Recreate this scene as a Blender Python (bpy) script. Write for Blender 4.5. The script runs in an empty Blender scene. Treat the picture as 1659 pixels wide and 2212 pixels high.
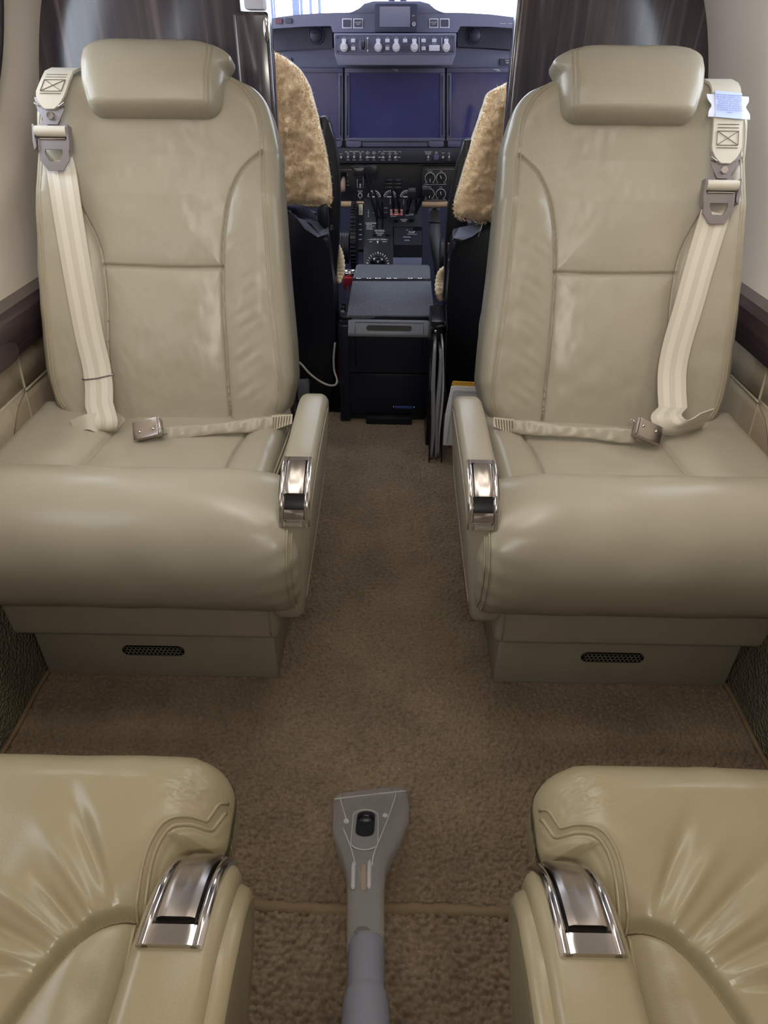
import bpy, bmesh, math, random
import numpy as np
from mathutils import Vector, Matrix

random.seed(7)
SC = bpy.context.scene
COL = SC.collection
PI = math.pi

# ------------------------------------------------------------------ camera
IMG_W, IMG_H, FPX = 1659.0, 2212.0, 1450.0
CAM_LOC = np.array([0.0, 0.0, 1.0])
def _camera_axes(vp=(857.0, 100.0), roll=1.0):
    r = math.radians(roll)
    d = np.array([vp[0]-IMG_W/2, -(vp[1]-IMG_H/2), -FPX]); d /= np.linalg.norm(d)
    u = np.array([math.sin(r), math.cos(r), 0.0]); u = u-d*(u@d); u /= np.linalg.norm(u)
    x = np.cross(d, u)
    return np.stack([x, d, u], axis=0)
CAM_R = _camera_axes()
cam_data = bpy.data.cameras.new('camera')
cam_data.sensor_fit = 'VERTICAL'; cam_data.sensor_height = 24.0
cam_data.lens = 24.0*FPX/IMG_H
cam_data.clip_start = 0.02; cam_data.clip_end = 100
cam = bpy.data.objects.new('camera', cam_data)
cam.matrix_world = Matrix.Translation(Vector(CAM_LOC)) @ Matrix(CAM_R.tolist()).to_4x4()
COL.objects.link(cam)
SC.camera = cam

# ------------------------------------------------------------------ world, lamps, exposure
SC.view_settings.view_transform = 'Standard'
SC.view_settings.look = 'None'
SC.view_settings.gamma = 1.0
SC.view_settings.use_curve_mapping = False
SC.view_settings.exposure = 0.0
world = bpy.data.worlds.new('sky'); SC.world = world
world.use_nodes = True
wb = world.node_tree.nodes['Background']
wb.inputs[0].default_value = (0.86, 0.92, 1.0, 1); wb.inputs[1].default_value = 6.5

def area(name, loc, target, sx, sy, power, color=(1, 1, 1), spread=180):
    l = bpy.data.lights.new(name, 'AREA'); l.shape = 'RECTANGLE'; l.size = sx; l.size_y = sy
    l.energy = power; l.color = color; l.spread = math.radians(spread)
    o = bpy.data.objects.new(name, l); COL.objects.link(o); o.location = loc
    o.rotation_euler = (Vector(target)-Vector(loc)).to_track_quat('-Z', 'Y').to_euler()
    return o
WARM = (1.0, 0.945, 0.85)
area('cabin_strip_lamp', (-0.17, 0.70, 1.33), (-0.24, 0.66, 0.0), 0.05, 1.2, 1.9, WARM)
area('cabin_strip_lamp', (0.17, 0.70, 1.33), (0.24, 0.66, 0.0), 0.05, 1.2, 1.9, WARM)
area('sidewall_wash_lamp', (-0.50, 0.95, 1.235), (-0.74, 1.15, 0.92), 0.03, 1.2, 2.0, (1.0, 0.93, 0.87), 130)
area('sidewall_wash_lamp', (0.50, 0.95, 1.235), (0.74, 1.15, 0.92), 0.03, 1.2, 1.9, (1.0, 0.90, 0.83), 130)
area('ceiling_dome_lamp', (0.0, -0.32, 1.33), (0.0, 0.9, 0.3), 0.34, 0.05, 3.2, (1.0, 0.95, 0.87))

# ------------------------------------------------------------------ helpers
def at(px, py, y):
    """point on the vertical plane Y = y seen at a pixel of the 1659 x 2212 frame"""
    d = CAM_R @ np.array([px-IMG_W/2, -(py-IMG_H/2), -FPX])
    return CAM_LOC + d*((y-CAM_LOC[1])/d[1])
def at_plane(px, py, p0, n):
    d = CAM_R @ np.array([px-IMG_W/2, -(py-IMG_H/2), -FPX])
    p0 = np.asarray(p0, float); n = np.asarray(n, float)
    return CAM_LOC + d*(((p0-CAM_LOC)@n)/(d@n))

def lin(c):
    return tuple(((v/255.0)/12.92 if v/255.0 <= 0.04045 else ((v/255.0+0.055)/1.055)**2.4) for v in c)

MATS = {}
def mat(name, rgb=None, rough=0.5, metal=0.0, coat=0.0, spec=0.5, bump=None, var=None, trans=0.0, ior=1.45, aniso=0.0, sheen=0.0, alpha=1.0):
    """rgb in 0-255 sRGB; bump = (texture, scale, strength, distance); var = (scale, amount)"""
    if name in MATS: return MATS[name]
    m = bpy.data.materials.new(name); m.use_nodes = True
    nt = m.node_tree; b = nt.nodes['Principled BSDF']
    c = lin(rgb)
    b.inputs['Base Color'].default_value = (*c, 1)
    b.inputs['Roughness'].default_value = rough
    b.inputs['Metallic'].default_value = metal
    b.inputs['Coat Weight'].default_value = coat
    b.inputs['Coat Roughness'].default_value = 0.12
    b.inputs['Specular IOR Level'].default_value = spec
    b.inputs['Transmission Weight'].default_value = trans
    b.inputs['IOR'].default_value = ior
    b.inputs['Anisotropic'].default_value = aniso
    b.inputs['Sheen Weight'].default_value = sheen
    b.inputs['Alpha'].default_value = alpha
    tc = nt.nodes.new('ShaderNodeTexCoord')
    if var:
        n = nt.nodes.new('ShaderNodeTexNoise'); n.inputs['Scale'].default_value = var[0]; n.inputs['Detail'].default_value = 2
        nt.links.new(tc.outputs['Object'], n.inputs['Vector'])
        r = nt.nodes.new('ShaderNodeValToRGB')
        r.color_ramp.elements[0].position = 0.3; r.color_ramp.elements[1].position = 0.7
        r.color_ramp.elements[0].color = (*[v*(1-var[1]) for v in c], 1)
        r.color_ramp.elements[1].color = (*[min(1, v*(1+var[1])) for v in c], 1)
        nt.links.new(n.outputs['Fac'], r.inputs['Fac']); nt.links.new(r.outputs['Color'], b.inputs['Base Color'])
    if bump:
        kind, sc, st, dist = bump
        if kind == 'noise':
            t = nt.nodes.new('ShaderNodeTexNoise'); t.inputs['Detail'].default_value = 6
        elif kind == 'wave':
            t = nt.nodes.new('ShaderNodeTexWave')
        else:
            t = nt.nodes.new('ShaderNodeTexVoronoi')
        t.inputs['Scale'].default_value = sc
        nt.links.new(tc.outputs['Object'], t.inputs['Vector'])
        bp = nt.nodes.new('ShaderNodeBump'); bp.inputs['Strength'].default_value = st; bp.inputs['Distance'].default_value = dist
        nt.links.new(t.outputs[0], bp.inputs['Height']); nt.links.new(bp.outputs[0], b.inputs['Normal'])
    MATS[name] = m
    return m

def leather(name, rgb, rough=0.36):
    if name in MATS: return MATS[name]
    m = mat(name, rgb, rough, coat=0.0, spec=0.5, var=(5, 0.05), bump=None)
    nt = m.node_tree; b = nt.nodes['Principled BSDF']
    tc = nt.nodes.new('ShaderNodeTexCoord')
    v = nt.nodes.new('ShaderNodeTexVoronoi'); v.inputs['Scale'].default_value = 520
    n = nt.nodes.new('ShaderNodeTexNoise'); n.inputs['Scale'].default_value = 26; n.inputs['Detail'].default_value = 6
    for t in (v, n): nt.links.new(tc.outputs['Object'], t.inputs['Vector'])
    b1 = nt.nodes.new('ShaderNodeBump'); b1.inputs['Strength'].default_value = 0.07; b1.inputs['Distance'].default_value = 0.0006
    nt.links.new(v.outputs['Distance'], b1.inputs['Height'])
    nt.links.new(b1.outputs[0], b.inputs['Normal'])
    r = nt.nodes.new('ShaderNodeMapRange'); r.inputs[3].default_value = rough-0.05; r.inputs[4].default_value = rough+0.10
    return m

def wood(name, dark, light, axis='Z', scale=34, rough=0.22, coat=0.6):
    m = mat(name, dark, rough, coat=coat)
    nt = m.node_tree; b = nt.nodes['Principled BSDF']
    tc = nt.nodes.new('ShaderNodeTexCoord'); mp = nt.nodes.new('ShaderNodeMapping')
    s = {'Z': (1, 1, 0.045), 'Y': (1, 0.045, 1), 'X': (0.045, 1, 1)}[axis]
    mp.inputs['Scale'].default_value = s
    nt.links.new(tc.outputs['Object'], mp.inputs['Vector'])
    n = nt.nodes.new('ShaderNodeTexNoise'); n.inputs['Scale'].default_value = scale; n.inputs['Detail'].default_value = 5; n.inputs['Distortion'].default_value = 0.6
    nt.links.new(mp.outputs[0], n.inputs['Vector'])
    r = nt.nodes.new('ShaderNodeValToRGB')
    e = r.color_ramp.elements
    e[0].position = 0.42; e[0].color = (*lin(dark), 1)
    e[1].position = 0.74; e[1].color = (*lin(light), 1)
    k = e.new(0.56); k.color = (*lin([(a*0.72+c*0.28) for a, c in zip(dark, light)]), 1)
    nt.links.new(n.outputs['Fac'], r.inputs['Fac']); nt.links.new(r.outputs['Color'], b.inputs['Base Color'])
    return m

# ---- materials
LEATHER = leather('seat_leather', (161, 154, 137), 0.30)
LEATHER_AFT = leather('aft_seat_leather', (172, 160, 130), 0.27)
PIPE = leather('leather_piping', (158, 150, 127), 0.40)
STITCH = mat('stitch_thread', (112, 104, 84), 0.8)
PANEL_LEATHER = leather('wall_leather', (168, 154, 130), 0.5)
FABRIC = mat('wall_fabric', (176, 164, 142), 0.9, bump=('noise', 220, 0.35, 0.002), var=(60, 0.06))
LINER = mat('sidewall_liner', (222, 211, 196), 0.75, bump=('noise', 500, 0.15, 0.001))
PEDESTAL = mat('seat_pedestal_paint', (158, 152, 136), 0.55, bump=('noise', 90, 0.08, 0.001), var=(14, 0.04))
EBONY = wood('ebony_veneer', (56, 51, 60), (122, 108, 106), 'Z', 40, 0.18, 0.8)  # violet cast of the lens flare is mixed into the veneer colour
EBONY_LEDGE = wood('ebony_ledge_veneer', (60, 51, 53), (98, 84, 82), 'Y', 34, 0.3, 0.4)
STEEL = mat('brushed_steel', (176, 168, 162), 0.26, 1.0, aniso=0.6, bump=('noise', 300, 0.03, 0.0005))
CHROME = mat('polished_steel', (205, 203, 205), 0.10, 1.0)
GUNMETAL = mat('grey_buckle_metal', (150, 146, 150), 0.32, 0.9)
BLACK_GAP = mat('black_recess', (10, 10, 12), 0.25)
WEB = mat('belt_webbing', (192, 185, 168), 0.42, spec=0.6, sheen=0.3, bump=('wave', 330, 0.3, 0.001))
WEB_STRIPE = mat('belt_webbing_stripe', (206, 200, 186), 0.36, spec=0.6, bump=('wave', 330, 0.3, 0.001))
BLACK = mat('black_plastic', (26, 27, 32), 0.42, bump=('noise', 260, 0.10, 0.0008))
PANEL_GREY = mat('panel_paint', (86, 87, 112), 0.55, bump=('noise', 300, 0.08, 0.0006))  # lighter and bluer to carry the lens flare haze
PED_BLACK = mat('pedestal_black', (35, 36, 44), 0.42)
STRIP_DARK = mat('strip_paint_dark', (46, 47, 60), 0.5)
PANEL_DARK = mat('panel_paint_dark', (56, 58, 78), 0.5)  # dark paint lifted by the flare haze put into its colour
COAMING = mat('coaming_vinyl', (108, 109, 132), 0.6, bump=('noise', 240, 0.2, 0.001))  # vinyl tone raised with the same veiling flare
WHITE_INK = mat('white_marking', (232, 232, 235), 0.6)
WHITE_PAPER = mat('white_paper', (226, 226, 228), 0.7)
CARPET_WALL = mat('kick_panel_carpet', (112, 108, 90), 0.95, bump=('voronoi', 170, 1.0, 0.005), var=(40, 0.10))
BINDING = mat('carpet_binding', (132, 112, 85), 0.85, bump=('noise', 400, 0.4, 0.001))

def carpet_mat(name, rgb):
    m = mat(name, rgb, 0.95, spec=0.15, sheen=0.25)
    nt = m.node_tree; b = nt.nodes['Principled BSDF']; c = lin(rgb)
    tc = nt.nodes.new('ShaderNodeTexCoord')
    a = nt.nodes.new('ShaderNodeTexNoise'); a.inputs['Scale'].default_value = 170; a.inputs['Detail'].default_value = 3
    d = nt.nodes.new('ShaderNodeTexNoise'); d.inputs['Scale'].default_value = 7; d.inputs['Detail'].default_value = 3
    f = nt.nodes.new('ShaderNodeTexNoise'); f.inputs['Scale'].default_value = 1400; f.inputs['Detail'].default_value = 2
    for t in (a, d, f): nt.links.new(tc.outputs['Object'], t.inputs['Vector'])
    mx = nt.nodes.new('ShaderNodeMath'); mx.operation = 'ADD'
    nt.links.new(a.outputs['Fac'], mx.inputs[0]); nt.links.new(d.outputs['Fac'], mx.inputs[1])
    r = nt.nodes.new('ShaderNodeMapRange'); r.inputs[1].default_value = 0.7; r.inputs[2].default_value = 1.3; r.inputs[3].default_value = 0.72; r.inputs[4].default_value = 1.30
    nt.links.new(mx.outputs[0], r.inputs[0])
    h = nt.nodes.new('ShaderNodeHueSaturation'); h.inputs['Color'].default_value = (*c, 1)
    nt.links.new(r.outputs[0], h.inputs['Value']); nt.links.new(h.outputs[0], b.inputs['Base Color'])
    bp = nt.nodes.new('ShaderNodeBump'); bp.inputs['Strength'].default_value = 0.5; bp.inputs['Distance'].default_value = 0.001
    nt.links.new(f.outputs['Fac'], bp.inputs['Height']); nt.links.new(bp.outputs[0], b.inputs['Normal'])
    return m
CARPET = carpet_mat('loop_pile_carpet', (132, 115, 94))

# ---- object builders
def props(o, label=None, cat=None, group=None, kind=None):
    if label: o['label'] = label
    if cat: o['category'] = cat
    if group: o['group'] = group
    if kind: o['kind'] = kind
    return o
def thing(name, loc, label, cat, group=None):
    o = bpy.data.objects.new(name, None); o.empty_display_size = 0.05
    COL.objects.link(o); o.location = loc
    return props(o, label, cat, group)
def world_loc(o):
    v = Vector((0, 0, 0))
    while o is not None:
        v += o.location; o = o.parent
    return v
def link(name, me, m, parent=None, smooth=True):
    o = bpy.data.objects.new(name, me); COL.objects.link(o)
    if m is not None:
        me.materials.clear(); me.materials.append(m)
    if smooth:
        me.polygons.foreach_set('use_smooth', np.ones(len(me.polygons), dtype=bool))
    if parent is not None:
        w = world_loc(parent); me.transform(Matrix.Translation(-w)); o.parent = parent
    return o
def mesh(name, V, F, m, parent=None, smooth=True, flat_angle=None, origin=None):
    me = bpy.data.meshes.new(name)
    me.from_pydata([tuple(map(float, v)) for v in V], [], [tuple(f) for f in F])
    bm = bmesh.new(); bm.from_mesh(me)
    bmesh.ops.recalc_face_normals(bm, faces=bm.faces[:]); bm.to_mesh(me); bm.free()
    return finish(name, me, m, parent, smooth, flat_angle, origin)
def finish(name, me, m, parent=None, smooth=True, flat_angle=None, origin=None):
    if parent is None and origin is not None:
        me.transform(Matrix.Translation(-Vector(origin)))
    o = link(name, me, m, parent, smooth)
    if parent is None and origin is not None: o.location = origin
    if flat_angle is not None:
        me.set_sharp_from_angle(angle=math.radians(flat_angle))
    return o
class B:
    """collects shapes into one bmesh"""
    def __init__(s): s.bm = bmesh.new()
    def add(s, V, F):
        vs = [s.bm.verts.new(tuple(map(float, v))) for v in V]
        for f in F:
            try: s.bm.faces.new([vs[i] for i in f])
            except ValueError: pass
        return s
    def box(s, lo, hi, bevel=0.0, seg=2, M=None):
        lo = Vector(lo); hi = Vector(hi); c = (lo+hi)/2; d = hi-lo
        g = bmesh.ops.create_cube(s.bm, size=1.0)
        for v in g['verts']: v.co = Vector((v.co.x*d.x, v.co.y*d.y, v.co.z*d.z))+c
        vs = g['verts']
        if bevel > 0:
            es = list({e for v in vs for e in v.link_edges})
            r = bmesh.ops.bevel(s.bm, geom=es, offset=bevel, segments=seg, profile=0.5, affect='EDGES')
            vs = list({v for f in r['faces'] for v in f.verts} | {v for v in vs if v.is_valid})
        if M is not None:
            bmesh.ops.transform(s.bm, matrix=M, verts=[v for v in vs if v.is_valid])
        return s
    def cyl(s, p, q, r, r2=None, n=24):
        p = Vector(p); q = Vector(q); d = q-p
        M = Matrix.Translation((p+q)/2) @ d.to_track_quat('Z', 'Y').to_matrix().to_4x4()
        bmesh.ops.create_cone(s.bm, cap_ends=True, cap_tris=False, segments=n, radius1=r, radius2=r if r2 is None else r2, depth=d.length, matrix=M)
        return s
    def sphere(s, c, r, sc=(1, 1, 1), n=20):
        M = Matrix.Translation(Vector(c)) @ Matrix.Diagonal((*sc, 1))
        bmesh.ops.create_uvsphere(s.bm, u_segments=n, v_segments=max(6, n//2), radius=r, matrix=M)
        return s
    def tube(s, P, r, n=10, closed=False, caps=True):
        V, F = sweep_tube(P, r, n, closed, caps); return s.add(V, F)
    def done(s, name, m, parent=None, smooth=True, flat_angle=35, origin=None):
        bmesh.ops.recalc_face_normals(s.bm, faces=s.bm.faces[:])
        me = bpy.data.meshes.new(name); s.bm.to_mesh(me); s.bm.free()
        return finish(name, me, m, parent, smooth, flat_angle, origin)

def sweep_tube(P, r, n=10, closed=False, caps=True):
    P = [Vector(p) for p in P]; k = len(P); V = []; F = []
    rs = r if hasattr(r, '__len__') else [r]*k
    up = None
    for i, p in enumerate(P):
        t = (P[(i+1) % k]-P[i-1]) if closed else (P[min(i+1, k-1)]-P[max(i-1, 0)])
        t.normalize()
        if up is None:
            up = Vector((0, 0, 1)) if abs(t.z) < 0.9 else Vector((1, 0, 0))
        a = t.cross(up)
        if a.length < 1e-6: a = t.cross(Vector((0.3, 1, 0.2)))
        a.normalize(); b = a.cross(t); b.normalize(); up = b
        for j in range(n):
            an = 2*PI*j/n; V.append(p+a*(math.cos(an)*rs[i])+b*(math.sin(an)*rs[i]))
    m = k if closed else k-1
    for i in range(m):
        for j in range(n):
            a0 = i*n+j; a1 = i*n+(j+1) % n; b0 = ((i+1) % k)*n+j; b1 = ((i+1) % k)*n+(j+1) % n
            F.append((a0, a1, b1, b0))
    if caps and not closed:
        F.append(tuple(range(n))); F.append(tuple(range((k-1)*n, k*n)))
    return V, F

def spline(P, n=60, closed=False):
    """Catmull-Rom through the points, any dimension"""
    P = np.asarray(P, float); k = len(P)
    if closed: Q = np.vstack([P[-1], P, P[0], P[1]])
    else: Q = np.vstack([2*P[0]-P[1], P, 2*P[-1]-P[-2]])
    segs = k if closed else k-1
    out = []
    for t in np.linspace(0, segs, n, endpoint=not closed):
        i = min(int(t), segs-1); u = t-i
        a, b, c, d = Q[i], Q[i+1], Q[i+2], Q[i+3]
        out.append(0.5*((2*b)+(c-a)*u+(2*a-5*b+4*c-d)*u*u+(3*b-a-3*c+d)*u**3))
    return np.array(out)
def interp(x, xp, fp):
    """smooth monotone-ish interpolation: linear table resampled then box filtered"""
    xp = np.asarray(xp, float); fp = np.asarray(fp, float)
    o = np.argsort(xp); return np.interp(x, xp[o], fp[o])
def dist_poly(X, Z, P, closed=False):
    """distance of every (X,Z) to a polyline"""
    P = np.asarray(P, float); D = np.full(X.shape, 1e9)
    k = len(P) if closed else len(P)-1
    for i in range(k):
        a = P[i]; b = P[(i+1) % len(P)]; e = b-a; L = max(e@e, 1e-12)
        t = np.clip(((X-a[0])*e[0]+(Z-a[1])*e[1])/L, 0, 1)
        D = np.minimum(D, np.hypot(X-a[0]-t*e[0], Z-a[1]-t*e[1]))
    return D
def vnoise(X, Y, seed=0):
    """smooth 2-D value noise in [-1,1]"""
    xi = np.floor(X).astype(int); yi = np.floor(Y).astype(int); fx = X-xi; fy = Y-yi
    fx = fx*fx*(3-2*fx); fy = fy*fy*(3-2*fy)
    def h(a, b):
        s = np.sin(a*127.1+b*311.7+seed*74.7)*43758.5453
        return (s-np.floor(s))*2-1
    return (h(xi, yi)*(1-fx)+h(xi+1, yi)*fx)*(1-fy)+(h(xi, yi+1)*(1-fx)+h(xi+1, yi+1)*fx)*fy
def sheet(name, PT, m, parent=None, smooth=True, thick=None, origin=None):
    """PT: (R,C,3) grid of points; thick = offset vector (closes it into a slab)"""
    R, C = PT.shape[:2]
    V = PT.reshape(-1, 3)
    idx = np.arange(R*C).reshape(R, C)
    F = np.stack([idx[:-1, :-1], idx[:-1, 1:], idx[1:, 1:], idx[1:, :-1]], axis=-1).reshape(-1, 4)
    if thick is not None:
        off = R*C
        V = np.vstack([V, V+np.asarray(thick, float)])
        F2 = F[:, ::-1]+off
        rim = np.concatenate([idx[0, :], idx[1:, -1], idx[-1, -2::-1], idx[-2:0:-1, 0]])
        rn = np.roll(rim, -1)
        F3 = np.stack([rn, rim, rim+off, rn+off], axis=-1)
        F = np.vstack([F, F2, F3])
    return npmesh(name, V, F, m, parent, smooth, origin, recalc=thick is not None)
def npmesh(name, V, F, m, parent=None, smooth=True, origin=None, recalc=False):
    me = bpy.data.meshes.new(name)
    V = np.asarray(V, np.float32); F = np.asarray(F, np.int32)
    me.vertices.add(len(V)); me.vertices.foreach_set('co', V.ravel())
    me.loops.add(F.size); me.loops.foreach_set('vertex_index', F.ravel())
    me.polygons.add(len(F)); me.polygons.foreach_set('loop_start', np.arange(0, F.size, F.shape[1], dtype=np.int32))
    me.update(calc_edges=True)
    if recalc:
        bm = bmesh.new(); bm.from_mesh(me); bmesh.ops.recalc_face_normals(bm, faces=bm.faces[:]); bm.to_mesh(me); bm.free()
    return finish(name, me, m, parent, smooth, None, origin)
def prism(P2, to3, depth_vec, b=None):
    """extrude a flat outline (list of 2-D) mapped by to3 along depth_vec"""
    n = len(P2); A = [np.asarray(to3(*p), float) for p in P2]; d = np.asarray(depth_vec, float)
    V = A+[a+d for a in A]
    F = [tuple(range(n)), tuple(range(n, 2*n))]+[(i, (i+1) % n, n+(i+1) % n, n+i) for i in range(n)]
    return V, F
def ribbon(P, W, th):
    """closed strap: P (n,3) centre line, W (n,3) half-width vectors, th thickness along normal"""
    P = np.asarray(P, float); W = np.asarray(W, float); n = len(P)
    T = np.gradient(P, axis=0); N = np.cross(T, W); N /= np.maximum(np.linalg.norm(N, axis=1, keepdims=True), 1e-9)
    ths = np.asarray(th)*np.ones(n); N = N*ths[:, None]/2
    V = np.concatenate([P-W+N, P+W+N, P+W-N, P-W-N]); F = []
    for i in range(n-1):
        for a in range(4):
            b = (a+1) % 4; F.append((a*n+i, b*n+i, b*n+i+1, a*n+i+1))
    F.append((0, n, 2*n, 3*n)); F.append((n-1, 2*n-1, 3*n-1, 4*n-1))
    return V, F
def lettering(name, lines, origin, right, up, size, m, parent, leading=1.25, align='CENTER', off=0.0):
    """flat printed words: text turned into a thin mesh"""
    r = Vector(right).normalized(); u = Vector(up); u = (u-r*u.dot(r)).normalized(); n = r.cross(u)
    cu = bpy.data.curves.new(name, 'FONT'); cu.body = '\n'.join(lines); cu.size = size
    cu.align_x = align; cu.align_y = 'CENTER'; cu.space_line = leading; cu.resolution_u = 2
    t = bpy.data.objects.new(name, cu); COL.objects.link(t)
    dg = bpy.context.evaluated_depsgraph_get(); me = bpy.data.meshes.new_from_object(t.evaluated_get(dg))
    bpy.data.objects.remove(t); bpy.data.curves.remove(cu)
    M = Matrix((( r.x, u.x, n.x), (r.y, u.y, n.y), (r.z, u.z, n.z))).to_4x4()
    me.transform(Matrix.Translation(Vector(origin)+n*off) @ M)
    return finish(name, me, m, parent, False)

# ================================================================== the setting
def thin_glass(name, tint=(0.93, 0.96, 1.0)):
    m = bpy.data.materials.new(name); m.use_nodes = True; nt = m.node_tree; nt.nodes.clear()
    out = nt.nodes.new('ShaderNodeOutputMaterial'); mx = nt.nodes.new('ShaderNodeMixShader')
    tr = nt.nodes.new('ShaderNodeBsdfTransparent'); gl = nt.nodes.new('ShaderNodeBsdfGlossy'); fr = nt.nodes.new('ShaderNodeFresnel')
    tr.inputs[0].default_value = (*tint, 1); gl.inputs['Roughness'].default_value = 0.02; fr.inputs[0].default_value = 1.45
    ge = nt.nodes.new('ShaderNodeNewGeometry'); mr = nt.nodes.new('ShaderNodeMapRange'); mr.inputs[3].default_value = 1.45; mr.inputs[4].default_value = 1/1.45
    nt.links.new(ge.outputs['Backfacing'], mr.inputs[0]); nt.links.new(mr.outputs[0], fr.inputs[0])
    nt.links.new(fr.outputs[0], mx.inputs[0]); nt.links.new(tr.outputs[0], mx.inputs[1]); nt.links.new(gl.outputs[0], mx.inputs[2])
    nt.links.new(mx.outputs[0], out.inputs[0]); return m
GLASS = thin_glass('window_glass')

floor = B().box((-0.80, -0.9, -0.08), (0.80, 3.3, -0.012)).done('floor', mat('floor_board', (60, 54, 46), 0.9), smooth=False)
props(floor, kind='structure')

def loop_carpet(name, x0, x1, y0, y1, step, z0=0.0, pitch=(0.0074, 0.0060), parent=floor, seed=0, edge=None, depth=0.0058):
    nx = int((x1-x0)/step)+1; ny = int((y1-y0)/step)+1
    X, Y = np.meshgrid(np.linspace(x0, x1, nx), np.linspace(y0, y1, ny))
    # rows of loops wander slightly
    Yw = Y+0.0016*vnoise(X*70, Y*9, seed+3); Xw = X+0.0016*vnoise(X*14, Y*60, seed+4)
    ci = np.floor(Xw/pitch[0]).astype(int); cj = np.floor(Yw/pitch[1]).astype(int)
    best = np.full(X.shape, 9.0); tone = np.zeros(X.shape)
    for a in (-1, 0, 1):
        for b in (-1, 0, 1):
            i = ci+a; j = cj+b
            def rnd(k):
                s = np.sin(i*12.9898+j*78.233+k*37.7+seed)*43758.5453; return s-np.floor(s)
            jx = (i+0.5+0.42*(rnd(1)-0.5)*2*0.8+0.5*(j % 2))*pitch[0]; jy = (j+0.5+0.34*(rnd(2)-0.5)*2)*pitch[1]
            d = np.hypot((Xw-jx)/pitch[0]*1.05, (Yw-jy)/pitch[1]*0.95)+0.10*(rnd(3)-0.5)
            best = np.minimum(best, d)
    h = depth*np.sqrt(np.clip(1-(best/0.63)**2, 0, 1))+0.0010*vnoise(X*160, Y*160, seed)
    Z = z0-depth*0.95+h
    if edge is not None:
        Z = Z-np.clip(edge(X, Y), 0, 1)*0.009
    return sheet(name, np.stack([X, Y, Z], -1), CARPET, parent)
loop_carpet('carpet', -0.655, 0.655, 0.40, 0.96, 0.0016, 0.0, pitch=(0.0080, 0.0064), seed=1)
loop_carpet('carpet', -0.24, 0.24, 0.959, 2.02, 0.0020, 0.0, pitch=(0.0080, 0.0064), seed=1)
loop_carpet('carpet', -0.30, 0.30, 0.02, 0.452, 0.0016, 0.016, pitch=(0.0098, 0.0080), seed=5, depth=0.0075)
# carpet under and beside the seats, cheap and flat, and the cockpit floor
B().box((-0.66, -0.85, -0.012), (-0.30, 0.42, -0.004)).box((0.30, -0.85, -0.012), (0.66, 0.42, -0.004)).box((-0.66, 0.96, -0.012), (-0.24, 2.0, -0.004)).box((0.24, 0.96, -0.012), (0.66, 2.0, -0.004)).done('carpet', CARPET, floor, False)
B().box((-0.7, 2.02, -0.012), (0.7, 3.2, -0.003)).done('cockpit_floor_panel', BLACK, floor, False)
V, F = sweep_tube([(x, 0.452+0.0016*math.sin(x*23)+0.0008*math.sin(x*170), 0.0100) for x in np.linspace(-0.30, 0.30, 160)], [0.0090+0.0006*math.sin(i*2.1)+0.0004*math.sin(i*0.37) for i in range(160)], 12)
mesh('carpet_binding', V, F, BINDING, floor)
for m in (-1, 1):
    V, F = sweep_tube([(m*(0.651+0.001*math.sin(y*40)), y, 0.003) for y in np.linspace(0.40, 0.885, 30)], 0.0045, 8)
    mesh('carpet_binding', V, F, BINDING, floor)

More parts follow.
